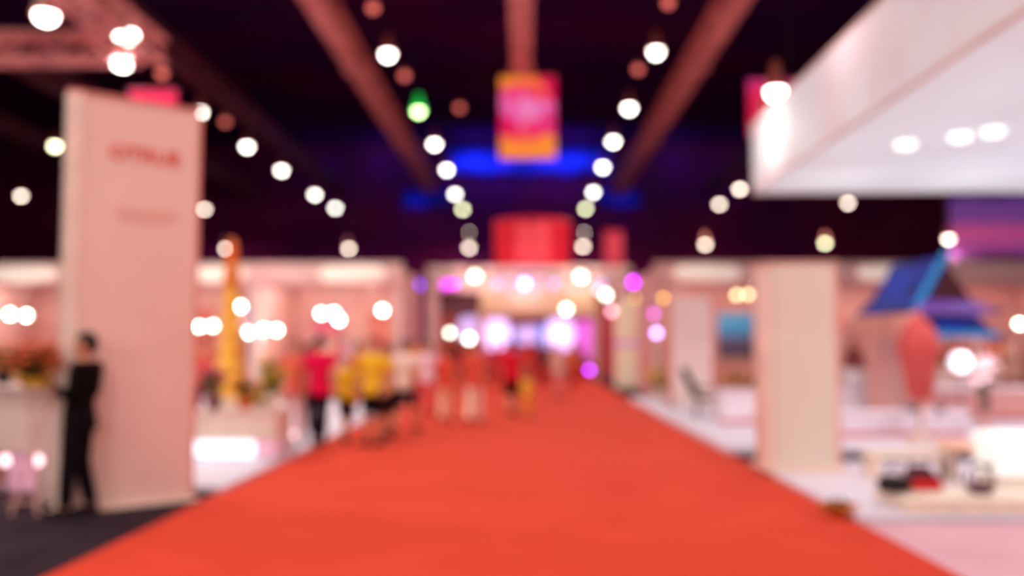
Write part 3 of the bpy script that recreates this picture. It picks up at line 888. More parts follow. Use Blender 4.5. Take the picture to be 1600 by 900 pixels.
# ------------------------------------------------------------------ booths in the cross row
BTOP = 4.0
FASC = mat('booth_fascia_board', (240, 196, 186), 0.5, rgb2=(236, 182, 176), scale=0.6)
OVAL = mat('lit_oval_sign', (252, 236, 220), 0.4, 0.35, (252, 232, 216))
SHELFW = WHITE
def booth(label, x0, x1, y, depth=4.0, wallm=BLUSH, oval=None, top=BTOP):
    t = thing('exhibition_booth', label, 'booth', ((x0 + x1) / 2, y, 0), 0, 'white exhibition booths')
    hw = (x1 - x0) / 2
    MB().box(-hw, hw, depth - 0.08, depth, 0, top - 0.1).build('back_wall', wallm, t)
    for s in (-1, 1):
        MB().box(s * hw - (0.08 if s > 0 else 0), s * hw + (0.08 if s < 0 else 0), 0.3, depth - 0.08, 0, top - 0.2).build('side_wall', wallm, t)
        MB().box(s * (hw - 0.08) - 0.07, s * (hw - 0.08) + 0.07, 0.0, 0.14, 0, top - 0.62, 0.01).build('post', WHITE, t)
    fas = MB().box(-hw, hw, 0.0, 0.10, top - 0.62, top, 0.012).build('fascia', FASC, t)
    MB().box(-hw, hw, -0.012, 0.0, top - 0.66, top - 0.60).build('fascia_rail', ROSE, t)
    # track with small spots
    MB().box(-hw + 0.3, hw - 0.3, 0.5, 0.56, top - 0.72, top - 0.66).build('light_track', CHROME, t)
    for xx in (-hw * 0.85, hw * 0.85):
        MB().box(xx - 0.02, xx + 0.02, 0.1, depth - 0.08, top - 0.68, top - 0.64).build('ceiling_rail', CHROME, t)
    if oval is not None:
        MB().tube([(oval - 0.95, -0.03, top - 0.33), (oval - 0.8, -0.03, top - 0.33), (oval, -0.03, top - 0.33), (oval + 0.8, -0.03, top - 0.33), (oval + 0.95, -0.03, top - 0.33)], [0.1, 0.2, 0.24, 0.2, 0.1], 16).build('lit_oval_sign', OVAL, fas, True)
    for q in (-0.5, 0.5):
        lamp_light('POINT', ((x0 + x1) / 2 + q * hw, y + 1.2, top - 0.9), 45, BOOTH_COL)
    return t
booth('booth behind the white counter, next to the outer hall wall', -20.6, -16.5, 26)
booth('booth seen beside the totem, over the reception counter with flowers', -16.5, -12.2, 26, oval=-0.4)
booth('booth whose front the golden spire stands before', -12.2, -7.9, 26, oval=0.9)
booth('booth behind the yellow shirts, with a lit oval on its fascia', -7.9, -3.6, 26, oval=0.7)
booth('booth behind the white panel and black lounge chair, lit oval on its fascia', 3.7, 7.6, 26, oval=-0.4)
booth('booth seen just past the square cream pillar', 7.6, 11.9, 26, oval=0.8)
booth('booth behind the blue roofed pavilion', 11.9, 16.2, 26)
booth('outermost booth under the purple screen', 16.2, 20.5, 26)

# framed pictures and shelves with goods in the booths
def poster(label, x, z, w_, h_, y, m, group='pictures on booth walls', name='wall_poster'):
    t = thing(name, label, 'picture', (x, y, z), 0, group)
    MB().box(-w_ / 2, w_ / 2, -0.03, 0.0, 0, h_).build('print', m, t)
    f = MB()
    f.box(-w_ / 2 - 0.04, w_ / 2 + 0.04, -0.04, 0, -0.04, 0).box(-w_ / 2 - 0.04, w_ / 2 + 0.04, -0.04, 0, h_, h_ + 0.04)
    f.box(-w_ / 2 - 0.04, -w_ / 2, -0.04, 0, 0, h_).box(w_ / 2, w_ / 2 + 0.04, -0.04, 0, 0, h_)
    f.build('frame', WHITE, t)
    return t
LAND = graphic('landscape_artwork', [(0.0, (60, 60, 80)), (0.2, (80, 70, 96)), (0.42, (100, 90, 120)), (0.5, (60, 140, 190)), (0.75, (70, 160, 210)), (0.9, (120, 180, 215)), (1.0, (60, 130, 190))], 1.2, 0, 1.5, 0.22, 0.10)
a, b = P(1122, 558, 29.85), P(1192, 488, 29.85)
poster('blue sky and dark mountain landscape picture on the booth wall beside the cream pillar', (a.x + b.x) / 2, a.z, b.x - a.x, b.z - a.z, 29.9, LAND)
PK = graphic('pink_artwork', [(0, (236, 130, 150)), (0.4, (226, 90, 120)), (1, (240, 170, 190))], 1.0, 0, 1.5)
PU = graphic('violet_artwork', [(0, (190, 120, 190)), (0.5, (220, 160, 210)), (1, (150, 90, 170))], 1.0, 0, 1.5)
RD = graphic('red_artwork', [(0, (226, 90, 80)), (0.5, (236, 140, 120)), (1, (210, 60, 70))], 1.0, 0, 1.5)
poster('rose coloured poster in the booth behind the reception counter', -14.9, 1.5, 0.9, 1.2, 29.9, PK)
poster('violet poster beside the rose one, behind the reception counter', -13.3, 1.9, 0.8, 1.0, 29.9, PU)
poster('red poster on the wall behind the golden spire', -10.8, 1.5, 0.9, 1.3, 29.9, RD)
poster('violet poster on the wall between golden spire and magenta shirt', -9.2, 1.7, 1.0, 1.0, 29.9, PU)
poster('rose poster on the wall over the yellow shirts', -6.6, 1.7, 1.1, 1.2, 29.9, PK)
poster('red poster on the wall above the white shirt', -4.9, 1.4, 0.8, 1.3, 29.9, RD)
poster('red poster just beside the cream pillar, far wall', 9.9, 2.1, 1.2, 0.7, 29.9, RD)
poster('rose poster behind the blue pavilion roof', 13.3, 1.6, 1.1, 1.3, 29.9, PK)
poster('orange red poster in the booth farthest to the side', 17.6, 1.1, 1.5, 1.0, 29.9, RD)

CNAME = {(236, 150, 60): 'orange', (226, 90, 80): 'red', (240, 190, 80): 'yellow', (236, 90, 90): 'coral', (220, 140, 190): 'mauve', (240, 200, 180): 'beige', (200, 60, 80): 'crimson', (240, 200, 200): 'pale pink', (120, 60, 50): 'brown', (236, 110, 60): 'orange', (230, 60, 100): 'magenta', (244, 190, 160): 'peach'}
def shelf_unit(label, x, y, cols, z=0.0, n=3, w_=1.2, h_=1.9, group='goods shelves', short=''):
    t = thing('display_shelf', label, 'shelf', (x, y, z), 0, group)
    for s in (-1, 1):
        MB().box(s * w_ / 2 - 0.02, s * w_ / 2 + 0.02, 0, 0.35, 0, h_).build('side_panel', WHITE, t)
    MB().box(-w_ / 2 + 0.02, w_ / 2 - 0.02, 0.33, 0.35, 0, h_).build('back_panel', BLUSH, t)
    zs = [0.12 + k * (h_ - 0.14) / n for k in range(n + 1)]
    for zz in zs:
        MB().box(-w_ / 2 + 0.02, w_ / 2 - 0.02, 0, 0.33, zz - 0.02, zz).build('shelf_board', WHITE, t)
    for lev, zz in enumerate(zs[:-1]):
        k = 4
        for i in range(k):
            c = random.choice(cols)
            m = mat('goods_%d_%d_%d' % c, c, 0.5)
            xx = x - w_ / 2 + 0.18 + i * (w_ - 0.36) / (k - 1)
            hh_ = random.uniform(0.16, 0.32)
            nm = {(0): 'jar', (1): 'gift_box'}[i % 2]
            if i % 2 == 0:
                g_ = MB().lathe([(0.05, 0), (0.075, 0.02), (0.08, hh_ * 0.6), (0.045, hh_ * 0.8), (0.045, hh_ * 0.85), (0.055, hh_ * 0.86), (0.055, hh_), (0.01, hh_ + 0.005)], n=14)
            else:
                g_ = MB().box(-0.08, 0.08, -0.06, 0.06, 0, hh_, 0.008)
            o = g_.build(nm, m)
            o.location = (xx, y + 0.16, z + zz)
            tag(o, '%s %s, %s along the %s board, %s' % (CNAME[c], nm.replace('_', ' '), ('first', 'second', 'third', 'last')[i], ('bottom', 'middle', 'top')[lev], short), nm.replace('_', ' '), 'goods, ' + short)
    return t
shelf_unit('white shelf unit near the golden spire', -8.9, 28.9, [(236, 150, 60), (226, 90, 80), (240, 190, 80)], short='shelf by golden spire')
shelf_unit('white shelf unit behind the salmon top', -6.0, 27.6, [(236, 90, 90), (220, 140, 190), (240, 200, 180)], short='shelf behind salmon top')
shelf_unit('white shelf unit right of the cream pillar', 9.4, 28.6, [(200, 60, 80), (240, 200, 200), (120, 60, 50)], short='shelf by cream pillar')
shelf_unit('white shelf unit in the outer booth beside the pavilion', 14.9, 28.6, [(236, 110, 60), (230, 60, 100), (244, 190, 160)], short='shelf by the pavilion')

# pendant bulbs in the stands
BULB = mat('bright_bulb_glass', (245, 255, 245), 0.3, 11.0, (225, 255, 236))
BULBS = mat('soft_bulb_glass', (250, 240, 200), 0.3, 6.0, (252, 232, 170))
BULBA = mat('amber_bulb_glass', (250, 200, 120), 0.3, 6.0, (250, 190, 80))
BULBV = mat('violet_bulb_glass', (200, 120, 250), 0.3, 12.0, (190, 60, 250))
BULBL = mat('lilac_bulb_glass', (220, 190, 255), 0.3, 9.0, (200, 170, 255))
BULBP = mat('pink_bulb_glass', (250, 190, 210), 0.3, 6.0, (250, 180, 200))
def pendant(px, py, d, label, m=None, r=0.085, top=3.32, group='pendant bulbs in the stands', light=0):
    q = P(px, py, d)
    t = thing('pendant_bulb', label, 'lamp', q, 0, group)
    MB().ball((0, 0, 0), r, 3).build('glass_bulb', m or BULB, t, True)
    MB().lathe([(r * 0.5, r * 0.8), (r * 0.5, r * 1.7), (r * 0.2, r * 1.9)], n=12).build('socket', BLACK, t)
    MB().tube([(0, 0, r * 1.8), (0, 0, top - q.z)], 0.006, 6).build('cord', CABLE, t)
    if light:
        lamp_light('POINT', (q.x, q.y - r - 0.06, q.z), light, (1, 0.86, 0.8))
    return t
for px, py, lab in ((16, 491, 'first bulb of the pair over the reception counter'), (42, 493, 'second bulb of the pair over the reception counter, closer to the totem')):
    pendant(px, py, 26.4, lab, light=25)
for px, py, lab, m in ((311, 510, 'bright bulb closest to the totem edge, of the pair there', BULB), (333, 509, 'bright bulb beside the one closest to the totem edge', BULB), (376, 479, 'highest bulb next to the golden spire', BULB),
                       (389, 519, 'first bulb of the three in line beside the spire', BULB), (412, 515, 'middle bulb of the three in line beside the spire', BULB), (433, 516, 'last bulb of the three in line beside the spire', BULB),
                       (397, 551, 'soft cream bulb below the line of three', BULBS), (300, 505, 'faint lilac bulb half hidden behind the totem edge', BULBP), (372, 505, 'soft amber bulb overlapping the golden spire', BULBA)):
    pendant(px, py, 26.4, lab, m, light=20 if m is BULB else 0)
for px, py, lab, m in ((502, 490, 'left bulb of the tight trio above the magenta shirt', BULB), (522, 489, 'brightest bulb of the tight trio above the magenta shirt', BULB), (530, 500, 'lowest bulb of the tight trio above the magenta shirt', BULB),
                       (598, 485, 'single bright bulb above the yellow shirts', BULB), (626, 502, 'faint amber bulb after the single bright one', BULBA)):
    pendant(px, py, 26.4, lab, m, light=20 if m is BULB else 0, r=0.095 if px == 598 else 0.085)
for px, py, lab in ((1151, 461, 'first amber globe over the landscape picture'), (1169, 460, 'second amber globe over the landscape picture'), (1188, 465, 'amber globe next to the cream pillar edge')):
    pendant(px, py, 26.4, lab, BULBS)
pendant(1592, 506, 26.4, 'bright bulb in the booth by the outer edge of the view', BULB, light=20)

# ------------------------------------------------------------------ stage gate at the end of the carpet
GF = mat('gate_fascia', (244, 200, 190), 0.5, rgb2=(236, 176, 176), scale=0.5)
GC = mat('gate_cream_header', (244, 200, 160), 0.5)
GREY = mat('gate_grey_side', (110, 64, 76), 0.7)
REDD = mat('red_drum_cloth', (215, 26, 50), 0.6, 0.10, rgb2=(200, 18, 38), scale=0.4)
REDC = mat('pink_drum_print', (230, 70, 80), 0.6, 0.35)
GD = 40.0
gate = thing('entrance_gate', 'wide white stage gate with cream header across the far end of the carpet', 'gate', (0, GD, 0))
a, b = P(667, 456, GD), P(986, 416, GD)
l0, l1 = P(638, 430, GD), P(1006, 430, GD)
MB().tube([(l0.x, -0.2, l0.z), (l1.x, -0.2, l1.z)], 0.04, 8).build('lighting_bar', CABLE, gate)
MB().box(a.x, b.x, 0, 0.5, a.z, b.z, 0.02).build('fascia', GF, gate)
c, e = P(752, 492, GD), P(932, 456, GD)
MB().box(c.x, e.x, -0.12, 0.3, c.z, a.z - 0.001, 0.02).build('header', GC, gate)
for x0, x1 in ((a.x, a.x + 0.5), (b.x - 0.6, b.x)):
    MB().box(x0, x1, 0.02, 0.48, 0, a.z, 0.02).build('pier', GF, gate)
MB().box(a.x + 0.5, c.x - 0.1, 0.3, 0.4, 2.9, a.z).build('side_screen', GREY, gate)
for s in (c.x, e.x):
    MB().box(s - 0.18, s + 0.18, 0.0, 0.3, 0, c.z + 0.1, 0.02).build('inner_pier', BLUSH, gate)
GB = mat('gate_backdrop', (236, 120, 80), 0.7, rgb2=(226, 96, 100), scale=0.5)
bw_ = MB().box(a.x, b.x, 0, 0.1, 0, a.z).build('backdrop_panel', GB, None, False, (0, GD + 5.0, 0)); tag(bw_, 'coral backdrop wall closing the space behind the stage gate', 'wall panel')
MB().box(-2.2, 2.4, 0.5, 3.6, b.z - 0.12, b.z - 0.02).build('top_deck', GF, gate)
q1, q2 = P(772, 417, GD + 1.9), P(892, 347, GD + 1.9)
r = (q2.x - q1.x) / 2
dr = thing('drum_sign', 'big red round drum sign standing on top of the stage gate', 'sign', ((q1.x + q2.x) / 2, GD + 1.9, b.z))
hh = q2.z - b.z
MB().lathe([(r * 0.98, 0), (r, 0.06), (r, hh - 0.05), (r * 0.97, hh), (0.05, hh)], n=40).build('drum', REDD, dr, False)
drb = dr.children[0]
pn = MB(); n = 10
A, B = [], []
for i in range(n + 1):
    th = -PI / 2 - 0.42 + 0.84 * i / n
    A.append(pn.bm.verts.new(((r + 0.02) * math.cos(th), (r + 0.02) * math.sin(th), 0.25))); B.append(pn.bm.verts.new(((r + 0.02) * math.cos(th), (r + 0.02) * math.sin(th), hh - 0.25)))
for i in range(n):
    pn.bm.faces.new((A[i], A[i + 1], B[i + 1], B[i]))
o = pn.build('printed_panel', REDC, drb); s = o.modifiers.new('s', 'SOLIDIFY'); s.thickness = 0.02
MB().box(-r, r, -0.3, 0.3, -0.02, 0.03).build('drum_support', GF, dr)
q1, q2 = P(946, 600, GD + 0.9), P(973, 364, GD + 0.9)
py_ = thing('pylon', 'narrow red pylon rising behind the gate beside the drum sign', 'pylon', ((q1.x + q2.x) / 2, GD + 0.9, 0))
hwp = (q2.x - q1.x) / 2
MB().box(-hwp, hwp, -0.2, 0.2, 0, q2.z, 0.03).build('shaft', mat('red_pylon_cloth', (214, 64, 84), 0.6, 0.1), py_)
MB().box(-hwp - 0.03, hwp + 0.03, -0.23, 0.23, q2.z, q2.z + 0.08, 0.01).build('cap', REDD, py_)

def wash(px, py, label, m, r=0.14, light=None, lc=(0.6, 0.2, 1.0), d=GD - 0.35):
    q = P(px, py, d)
    t = thing('wash_light', label, 'lamp', q, 0, 'coloured lights on the stage gate')
    MB().tube([(0, 0.26, 0), (0, 0.2, 0), (0, 0.02, 0), (0, 0.0, 0)], [r * 0.6, r * 1.05, r * 1.1, r * 1.02], 18).build('lamp_housing', BLACK, t, True)
    MB().ball((0, 0.0, 0), (r, r * 0.6, r), 3).build('lamp_lens', m, t, True)
    MB().tube([(-r * 1.2, 0.12, 0), (-r * 1.2, 0.12, r * 1.5), (0, 0.12, r * 1.8), (r * 1.2, 0.12, r * 1.5), (r * 1.2, 0.12, 0)], 0.015, 6).build('bracket', CABLE, t)
    MB().tube([(0, 0.12, r * 1.8), (0, GD - d, r * 1.8)], 0.015, 6).build('mounting_arm', CABLE, t)
    if light:
        lamp_light('POINT', (q.x, q.y - 0.35, q.z), light, lc)
    return t
VI = mat('violet_lens', (110, 20, 250), 0.3, 11, (96, 10, 250))
MG = mat('magenta_lens', (220, 30, 250), 0.3, 10, (214, 20, 250))
MG2 = mat('pinkish_violet_lens', (220, 60, 230), 0.3, 5, (214, 60, 220))
LI = mat('lilac_lens', (210, 180, 255), 0.3, 2.2, (214, 176, 255))
CR = mat('cream_lens', (255, 236, 214), 0.3, 1.5, (255, 236, 214))
wash(652, 445, 'deep violet wash light at the totem-side end of the gate fascia', VI, 0.16)
wash(696, 445, 'pinkish violet wash light second along the gate fascia', MG2, 0.16)
wash(710, 444, 'magenta wash light close beside the pinkish violet one', MG2, 0.16)
wash(742, 432, 'cream lamp on the gate fascia before the lilac lights', CR, 0.2, 60, (1, .85, .75))
wash(777, 443, 'lilac light under the red drum sign, first of three', LI, 0.13)
wash(820, 443, 'brightest lilac light right under the red drum sign', LI, 0.19, 60, (.8, .65, 1))
wash(866, 443, 'lilac light under the red drum sign, beside the cream lamp', LI, 0.13)
wash(908, 432, 'cream lamp on the gate fascia beneath the red pylon', CR, 0.2, 60, (1, .85, .75))
wash(940, 443, 'lilac light beside the magenta end light of the gate', LI, 0.12)
wash(990, 441, 'vivid magenta wash light at the canopy-side end of the gate fascia', MG, 0.16)

# glowing screens inside the gate
LS = mat('lilac_glowing_screen', (214, 190, 250), 0.4, 0.9, (216, 186, 255))
WS = mat('white_violet_glowing_screen', (220, 200, 250), 0.4, 0.75, (224, 212, 255))
BS = mat('blue_glowing_screen', (40, 120, 230), 0.4, 0.9, (30, 130, 230))
def stage_screen(px0, px1, py0, py1, label, m, d=GD + 1.4, round_=True, glow=0):
    a_, b_ = P(px0, py1, d), P(px1, py0, d)
    t = thing('stage_screen', label, 'screen', ((a_.x + b_.x) / 2, d, 0), 0, 'glowing screens in the stage gate')
    hw_, h_ = (b_.x - a_.x) / 2, b_.z - a_.z
    pts = []
    if round_:
        for i in range(24):
            th = 2 * PI * i / 24
            cx = abs(math.cos(th)) ** 0.6 * (1 if math.cos(th) >= 0 else -1); sy = abs(math.sin(th)) ** 0.6 * (1 if math.sin(th) >= 0 else -1)
            pts.append((hw_ * cx, a_.z + h_ / 2 + h_ / 2 * sy))
    else:
        pts = [(-hw_, a_.z), (hw_, a_.z), (hw_, b_.z), (-hw_, b_.z)]
    MB().prism(pts, 'y', -0.03, 0.03).build('screen_panel', m, t)
    MB().prism([(x * 1.06, a_.z + h_ / 2 + (z - a_.z - h_ / 2) * 1.06) for x, z in pts], 'y', 0.035, 0.12).build('screen_casing', BLACK, t)
    for s_ in (-0.5, 0.5):
        MB().box(s_ * hw_ - 0.04, s_ * hw_ + 0.04, 0.04, 0.10, 0.03, a_.z + h_ * 0.3).build('stand_leg', CHROME, t)
    MB().box(-hw_ * 0.7, hw_ * 0.7, -0.2, 0.3, 0.0, 0.04, 0.01).build('stand_base', CHROME, t)
    if glow:
        lamp_light('POINT', ((a_.x + b_.x) / 2, d - 0.6, (a_.z + b_.z) / 2), glow, (0.8, 0.6, 1.0))
    return t
stage_screen(755, 798, 497, 548, 'rounded lilac glowing screen in the gate, on the totem side', WS, glow=40)
stage_screen(803, 846, 508, 538, 'small pinkish glowing screen in the middle of the gate', LS, d=GD + 2.2)
stage_screen(852, 898, 497, 548, 'rounded lilac glowing screen in the gate, next to the bright pendant bulb', WS, glow=40)
stage_screen(783, 806, 520, 551, 'blue glowing screen edge behind the totem-side lilac screen', BS, d=GD + 1.9, round_=False)
stage_screen(842, 864, 505, 548, 'blue glowing screen edge behind the other lilac screen', BS, d=GD + 1.9, round_=False)
stage_screen(716, 756, 494, 532, 'dim lilac glowing screen behind the bright pendant bulbs', LS, d=GD + 2.6)
stage_screen(902, 930, 500, 560, 'pinkish violet tall screen at the canopy side of the gate', mat('pink_violet_screen', (220, 110, 220), 0.4, 0.8, (214, 100, 214)), round_=False)
for px, py, d, lab, m, rr in ((703, 520, 38, 'smaller of the two bright bulbs hanging before the gate', BULB, 0.11), (733, 529, 37, 'bigger of the two bright bulbs hanging before the gate', BULB, 0.14), (885, 483, 38, 'bright bulb hanging before the cream header', BULB, 0.13),
                          (947, 461, 38, 'bright bulb in the cluster below the magenta light', BULB, 0.13), (956, 486, 35.6, 'soft pink bulb lowest in the cluster below the magenta light', BULBP, 0.12), (935, 452, 38.8, 'lilac bulb topmost in the cluster below the magenta light', BULBP, 0.12),
                          (994, 467, 38, 'amber bulb under the vivid magenta light', BULBA, 0.12), (1036, 466, 24.6, 'faint amber bulb above the white panel', BULBA, 0.06), (921, 578, 33, 'violet bulb hanging low over the carpet edge', BULBV, 0.09), (1026, 520, 24.6, 'lilac bulb between the lit cream tower and the white panel', BULBL, 0.09), (1022, 490, 24.6, 'dim violet bulb above the lilac one', mat('dim_violet_glass', (220, 110, 220), 0.3, 5, (214, 90, 214)), 0.08)):
    pendant(px, py, d, lab, m, rr, top=CZ, group='bulbs hanging before the gate')

# lit cream tower beside the gate and yellow stand
CT = mat('lit_cream_panel', (248, 222, 190), 0.5, 0.28)
q1, q2 = P(962, 601, 33.5), P(1002, 468, 33.5)
tw = thing('display_tower', 'lit cream display tower at the carpet edge beyond the white platform', 'display', ((q1.x + q2.x) / 2, 33.5, 0))
hwp = (q2.x - q1.x) / 2
MB().box(-hwp, hwp, -0.25, 0.25, 0.08, 1.55, 0.02).build('lower_cabinet', CT, tw)
MB().box(-hwp, hwp, -0.25, 0.25, 1.75, q2.z, 0.02).build('upper_cabinet', CT, tw)
MB().box(-hwp * 0.98, hwp * 0.98, -0.22, 0.22, 1.55, 1.75).build('violet_band', mat('violet_band', (226, 150, 220), 0.5, 0.3), tw)
MB().box(-hwp * 1.03, hwp * 1.03, -0.28, 0.28, 0, 0.08, 0.01).build('plinth', WHITE, tw)

# ------------------------------------------------------------------ flowers and plants
def flower_pot(name, label, x, y, z, r, h, bl_m, leaf_m, pot_m, n=26, spread=1.0, pot_h=0.25, group='flower arrangements', bsize=0.05):
    t = thing(name, label, 'flowers', (x, y, z), 0, group)
    MB().lathe([(r * 0.30, 0), (r * 0.36, 0.01), (r * 0.46, pot_h * 0.9), (r * 0.50, pot_h), (r * 0.43, pot_h), (r * 0.38, pot_h * 0.8), (0.01, pot_h * 0.8)], n=18).build('pot', pot_m, t, True)
    st, lf, blm = MB(), MB(), MB()
    for i in range(n):
        th = random.uniform(0, 2 * PI); rr = r * spread * math.sqrt(random.random()); zz = pot_h + h * random.uniform(0.25, 1.0) * (1 - 0.35 * rr / (r * spread))
        tip = Vector((rr * math.cos(th), rr * math.sin(th), zz))
        st.tube([(rr * 0.15 * math.cos(th), rr * 0.15 * math.sin(th), pot_h * 0.75), tip * 0.5 + Vector((0, 0, pot_h * 0.6)), tip], 0.005, 5)
        for k in range(3):
            a_ = random.uniform(0, 2 * PI); c_ = tip * random.uniform(0.5, 0.85) + Vector((0, 0, pot_h * 0.3))
            e_ = c_ + Vector((math.cos(a_), math.sin(a_), 0.4)) * 0.09
            lf.tube([c_, c_.lerp(e_, 0.5) + Vector((0, 0, 0.015)), e_], [(0.003, 0.003), (0.022, 0.006), (0.002, 0.002)], 6)
        for k in range(6):
            a_ = 2 * PI * k / 6 + random.random()
            blm.ball(tip + Vector((math.cos(a_), math.sin(a_), 0.15)) * bsize * 0.6, (bsize * 0.5, bsize * 0.5, bsize * 0.28), 1)
        blm.ball(tip + Vector((0, 0, bsize * 0.2)), bsize * 0.35, 1)
    st.build('stems', leaf_m, t); lf.build('leaves', leaf_m, t); blm.build('blossoms', bl_m, t, True)
    return t
ORB = mat('burnt_orange_petals', (240, 112, 62), 0.6, rgb2=(200, 84, 50), scale=9)
YEB = mat('yellow_petals', (248, 204, 60), 0.6, rgb2=(244, 176, 50), scale=9)
YOB = mat('amber_petals', (240, 150, 40), 0.6, rgb2=(236, 120, 50), scale=9)
PIB = mat('pink_petals', (240, 120, 150), 0.6, rgb2=(226, 60, 100), scale=9)
WHB = mat('white_petals', (250, 226, 226), 0.6, rgb2=(246, 200, 210), scale=9)

# ------------------------------------------------------------------ reception counter, far left
q1, q2 = P(-110, 788, 9.3), P(104, 788, 9.3)
rc = thing('reception_counter', 'white reception counter with a pink lit opening, cut by the edge of the view', 'counter', ((q1.x + q2.x) / 2, 9.3, 0))
hw_ = (q2.x - q1.x) / 2
PLIT = mat('pink_lit_recess', (244, 190, 214), 0.5, 0.25)
CTOP = 1.19
MB().box(-hw_ - 0.06, hw_ + 0.05, -0.06, 0.75, CTOP - 0.05, CTOP, 0.012).build('worktop', WHITE, rc)
MB().box(-hw_, hw_, 0.0, 0.05, 0.50, CTOP - 0.05, 0.005).build('front_panel', WHITE, rc)
MB().box(hw_ - 0.28, hw_, 0.0, 0.05, 0.0, 0.50, 0.005).build('corner_leg', WHITE, rc)
MB().box(-hw_, -hw_ + 0.5, 0.0, 0.05, 0.0, 0.50, 0.005).build('corner_leg', WHITE, rc)
MB().box(-hw_ + 0.5, hw_ - 0.28, 0.5, 0.55, 0.02, 0.50).build('lit_recess', PLIT, rc)
MB().box(hw_ - 0.04, hw_, 0.05, 0.7, 0.0, CTOP - 0.05, 0.004).build('side_panel', BLUSH, rc)
MB().box(-hw_, hw_ - 0.04, 0.66, 0.70, 0.0, CTOP - 0.05, 0.004).build('rear_panel', BLUSH, rc)
lamp_light('POINT', ((q1.x + q2.x) / 2 + 0.5, 9.6, 0.38), 6, (1, 0.7, 0.85))
FLZ = CTOP
q = P(92, 560, 9.75)
flower_pot('flower_arrangement', 'amber flower arrangement at the end of the reception counter, behind the slender stand', -4.98, 9.75, FLZ, 0.20, 0.24, YOB, DLEAF, WHITE, 34, 1.0, 0.10)
q = P(62, 575, 9.6)
flower_pot('flower_arrangement', 'low yellow flower arrangement on the reception counter', q.x, 9.42, FLZ, 0.19, 0.14, YEB, LEAF, WHITE, 26, 1.0, 0.06)
q = P(2, 560, 9.65)
flower_pot('potted_plant', 'dark green potted plant on the counter at the very edge of the view', q.x, 9.7, FLZ, 0.20, 0.36, LEAF, LEAF, BLACK, 30, 1.0, 0.12)
# side chair-like pink stool beside counter : pink cloth drape panel
st = thing('display_stand', 'slender white stand with crossed legs carrying orange flowers, between counter and totem', 'stand', (-4.77, 8.68, 0))
MB().box(-0.14, 0.14, -0.14, 0.14, 1.17, 1.20, 0.006).build('tray', WHITE, st)
for s in (-1, 1):
    MB().tube([(s * 0.13, -0.12, 0.0), (0, 0, 0.6), (-s * 0.13, 0.12, 1.17)], 0.014, 8).build('leg', BLUSH, st)
MB().tube([(-0.13, -0.12, 0.12), (0.13, -0.12, 0.12)], 0.01, 8).build('crossbar', BLUSH, st)
flower_pot('flower_arrangement', 'burnt orange flower arrangement on the slender stand beside the person in black', -4.77, 8.68, 1.20, 0.33, 0.42, ORB, DLEAF, YEB, 80, 1.0, 0.10)

# ------------------------------------------------------------------ lit flower counter, left of carpet
zpl = 0.06
q1, q2 = P(292, 720, 12.2), P(430, 720, 12.2)
fc = thing('lit_counter', 'low white counter with a glowing strip along its foot, beside the carpet', 'counter', ((q1.x + q2.x) / 2, 12.2, zpl))
hw_ = (q2.x - q1.x) / 2
LED = mat('glowing_strip', (236, 244, 255), 0.4, 1.25, (234, 244, 255))
t_top = P(360, 642, 12.2).z - zpl
MB().box(-hw_, hw_, 0, 0.9, 0.27, t_top - 0.04, 0.02).build('cabinet', CREAM, fc)
MB().box(-hw_ - 0.04, hw_ + 0.04, -0.04, 0.94, t_top - 0.04, t_top, 0.01).build('worktop', WHITE, fc)
MB().box(-hw_ + 0.02, hw_ - 0.28, -0.015, 0.02, 0.04, 0.25, 0.008).build('glowing_strip', LED, fc)
MB().box(hw_ - 0.26, hw_, -0.01, 0.02, 0.06, 0.25, 0.008).build('corner_glow', PLIT, fc)
MB().box(-hw_, hw_, 0.03, 0.9, 0.0, 0.27, 0.01).build('foot', LILACW, fc)
cx = (q1.x + q2.x) / 2
zt = zpl + t_top
flower_pot('flower_arrangement', 'tall yellow flower arrangement on the lit counter, nearest the carpet', cx + 0.42, 12.65, zt, 0.24, 0.62, YEB, LEAF, CREAM, 40, 1.0, 0.2)
flower_pot('flower_arrangement', 'amber flower arrangement in the middle of the lit counter', cx + 0.08, 12.5, zt, 0.22, 0.36, YOB, LEAF, ORANGE, 34, 1.0, 0.16)
flower_pot('flower_arrangement', 'pink flower arrangement on the lit counter, closest to the totem', cx - 0.4, 12.6, zt, 0.22, 0.55, PIB, LEAF, WHITE, 30, 1.0, 0.2)
# white figurine between flowers
fg = thing('vase', 'slim dark vase at the totem end of the lit counter', 'vase', (cx - 0.28, 12.3, zt))
MB().lathe([(0.05, 0), (0.07, 0.02), (0.09, 0.12), (0.05, 0.24), (0.03, 0.30), (0.045, 0.34), (0.03, 0.34), (0.01, 0.3)], n=18).build('vase_body', mat('plum_glaze', (110, 40, 60), 0.3), fg, True)
MB().tube([(0.05, 0, 0.27), (0.10, 0, 0.22), (0.085, 0, 0.12)], 0.01, 8).build('handle', mat('plum_glaze', (110, 40, 60), 0.3), fg)

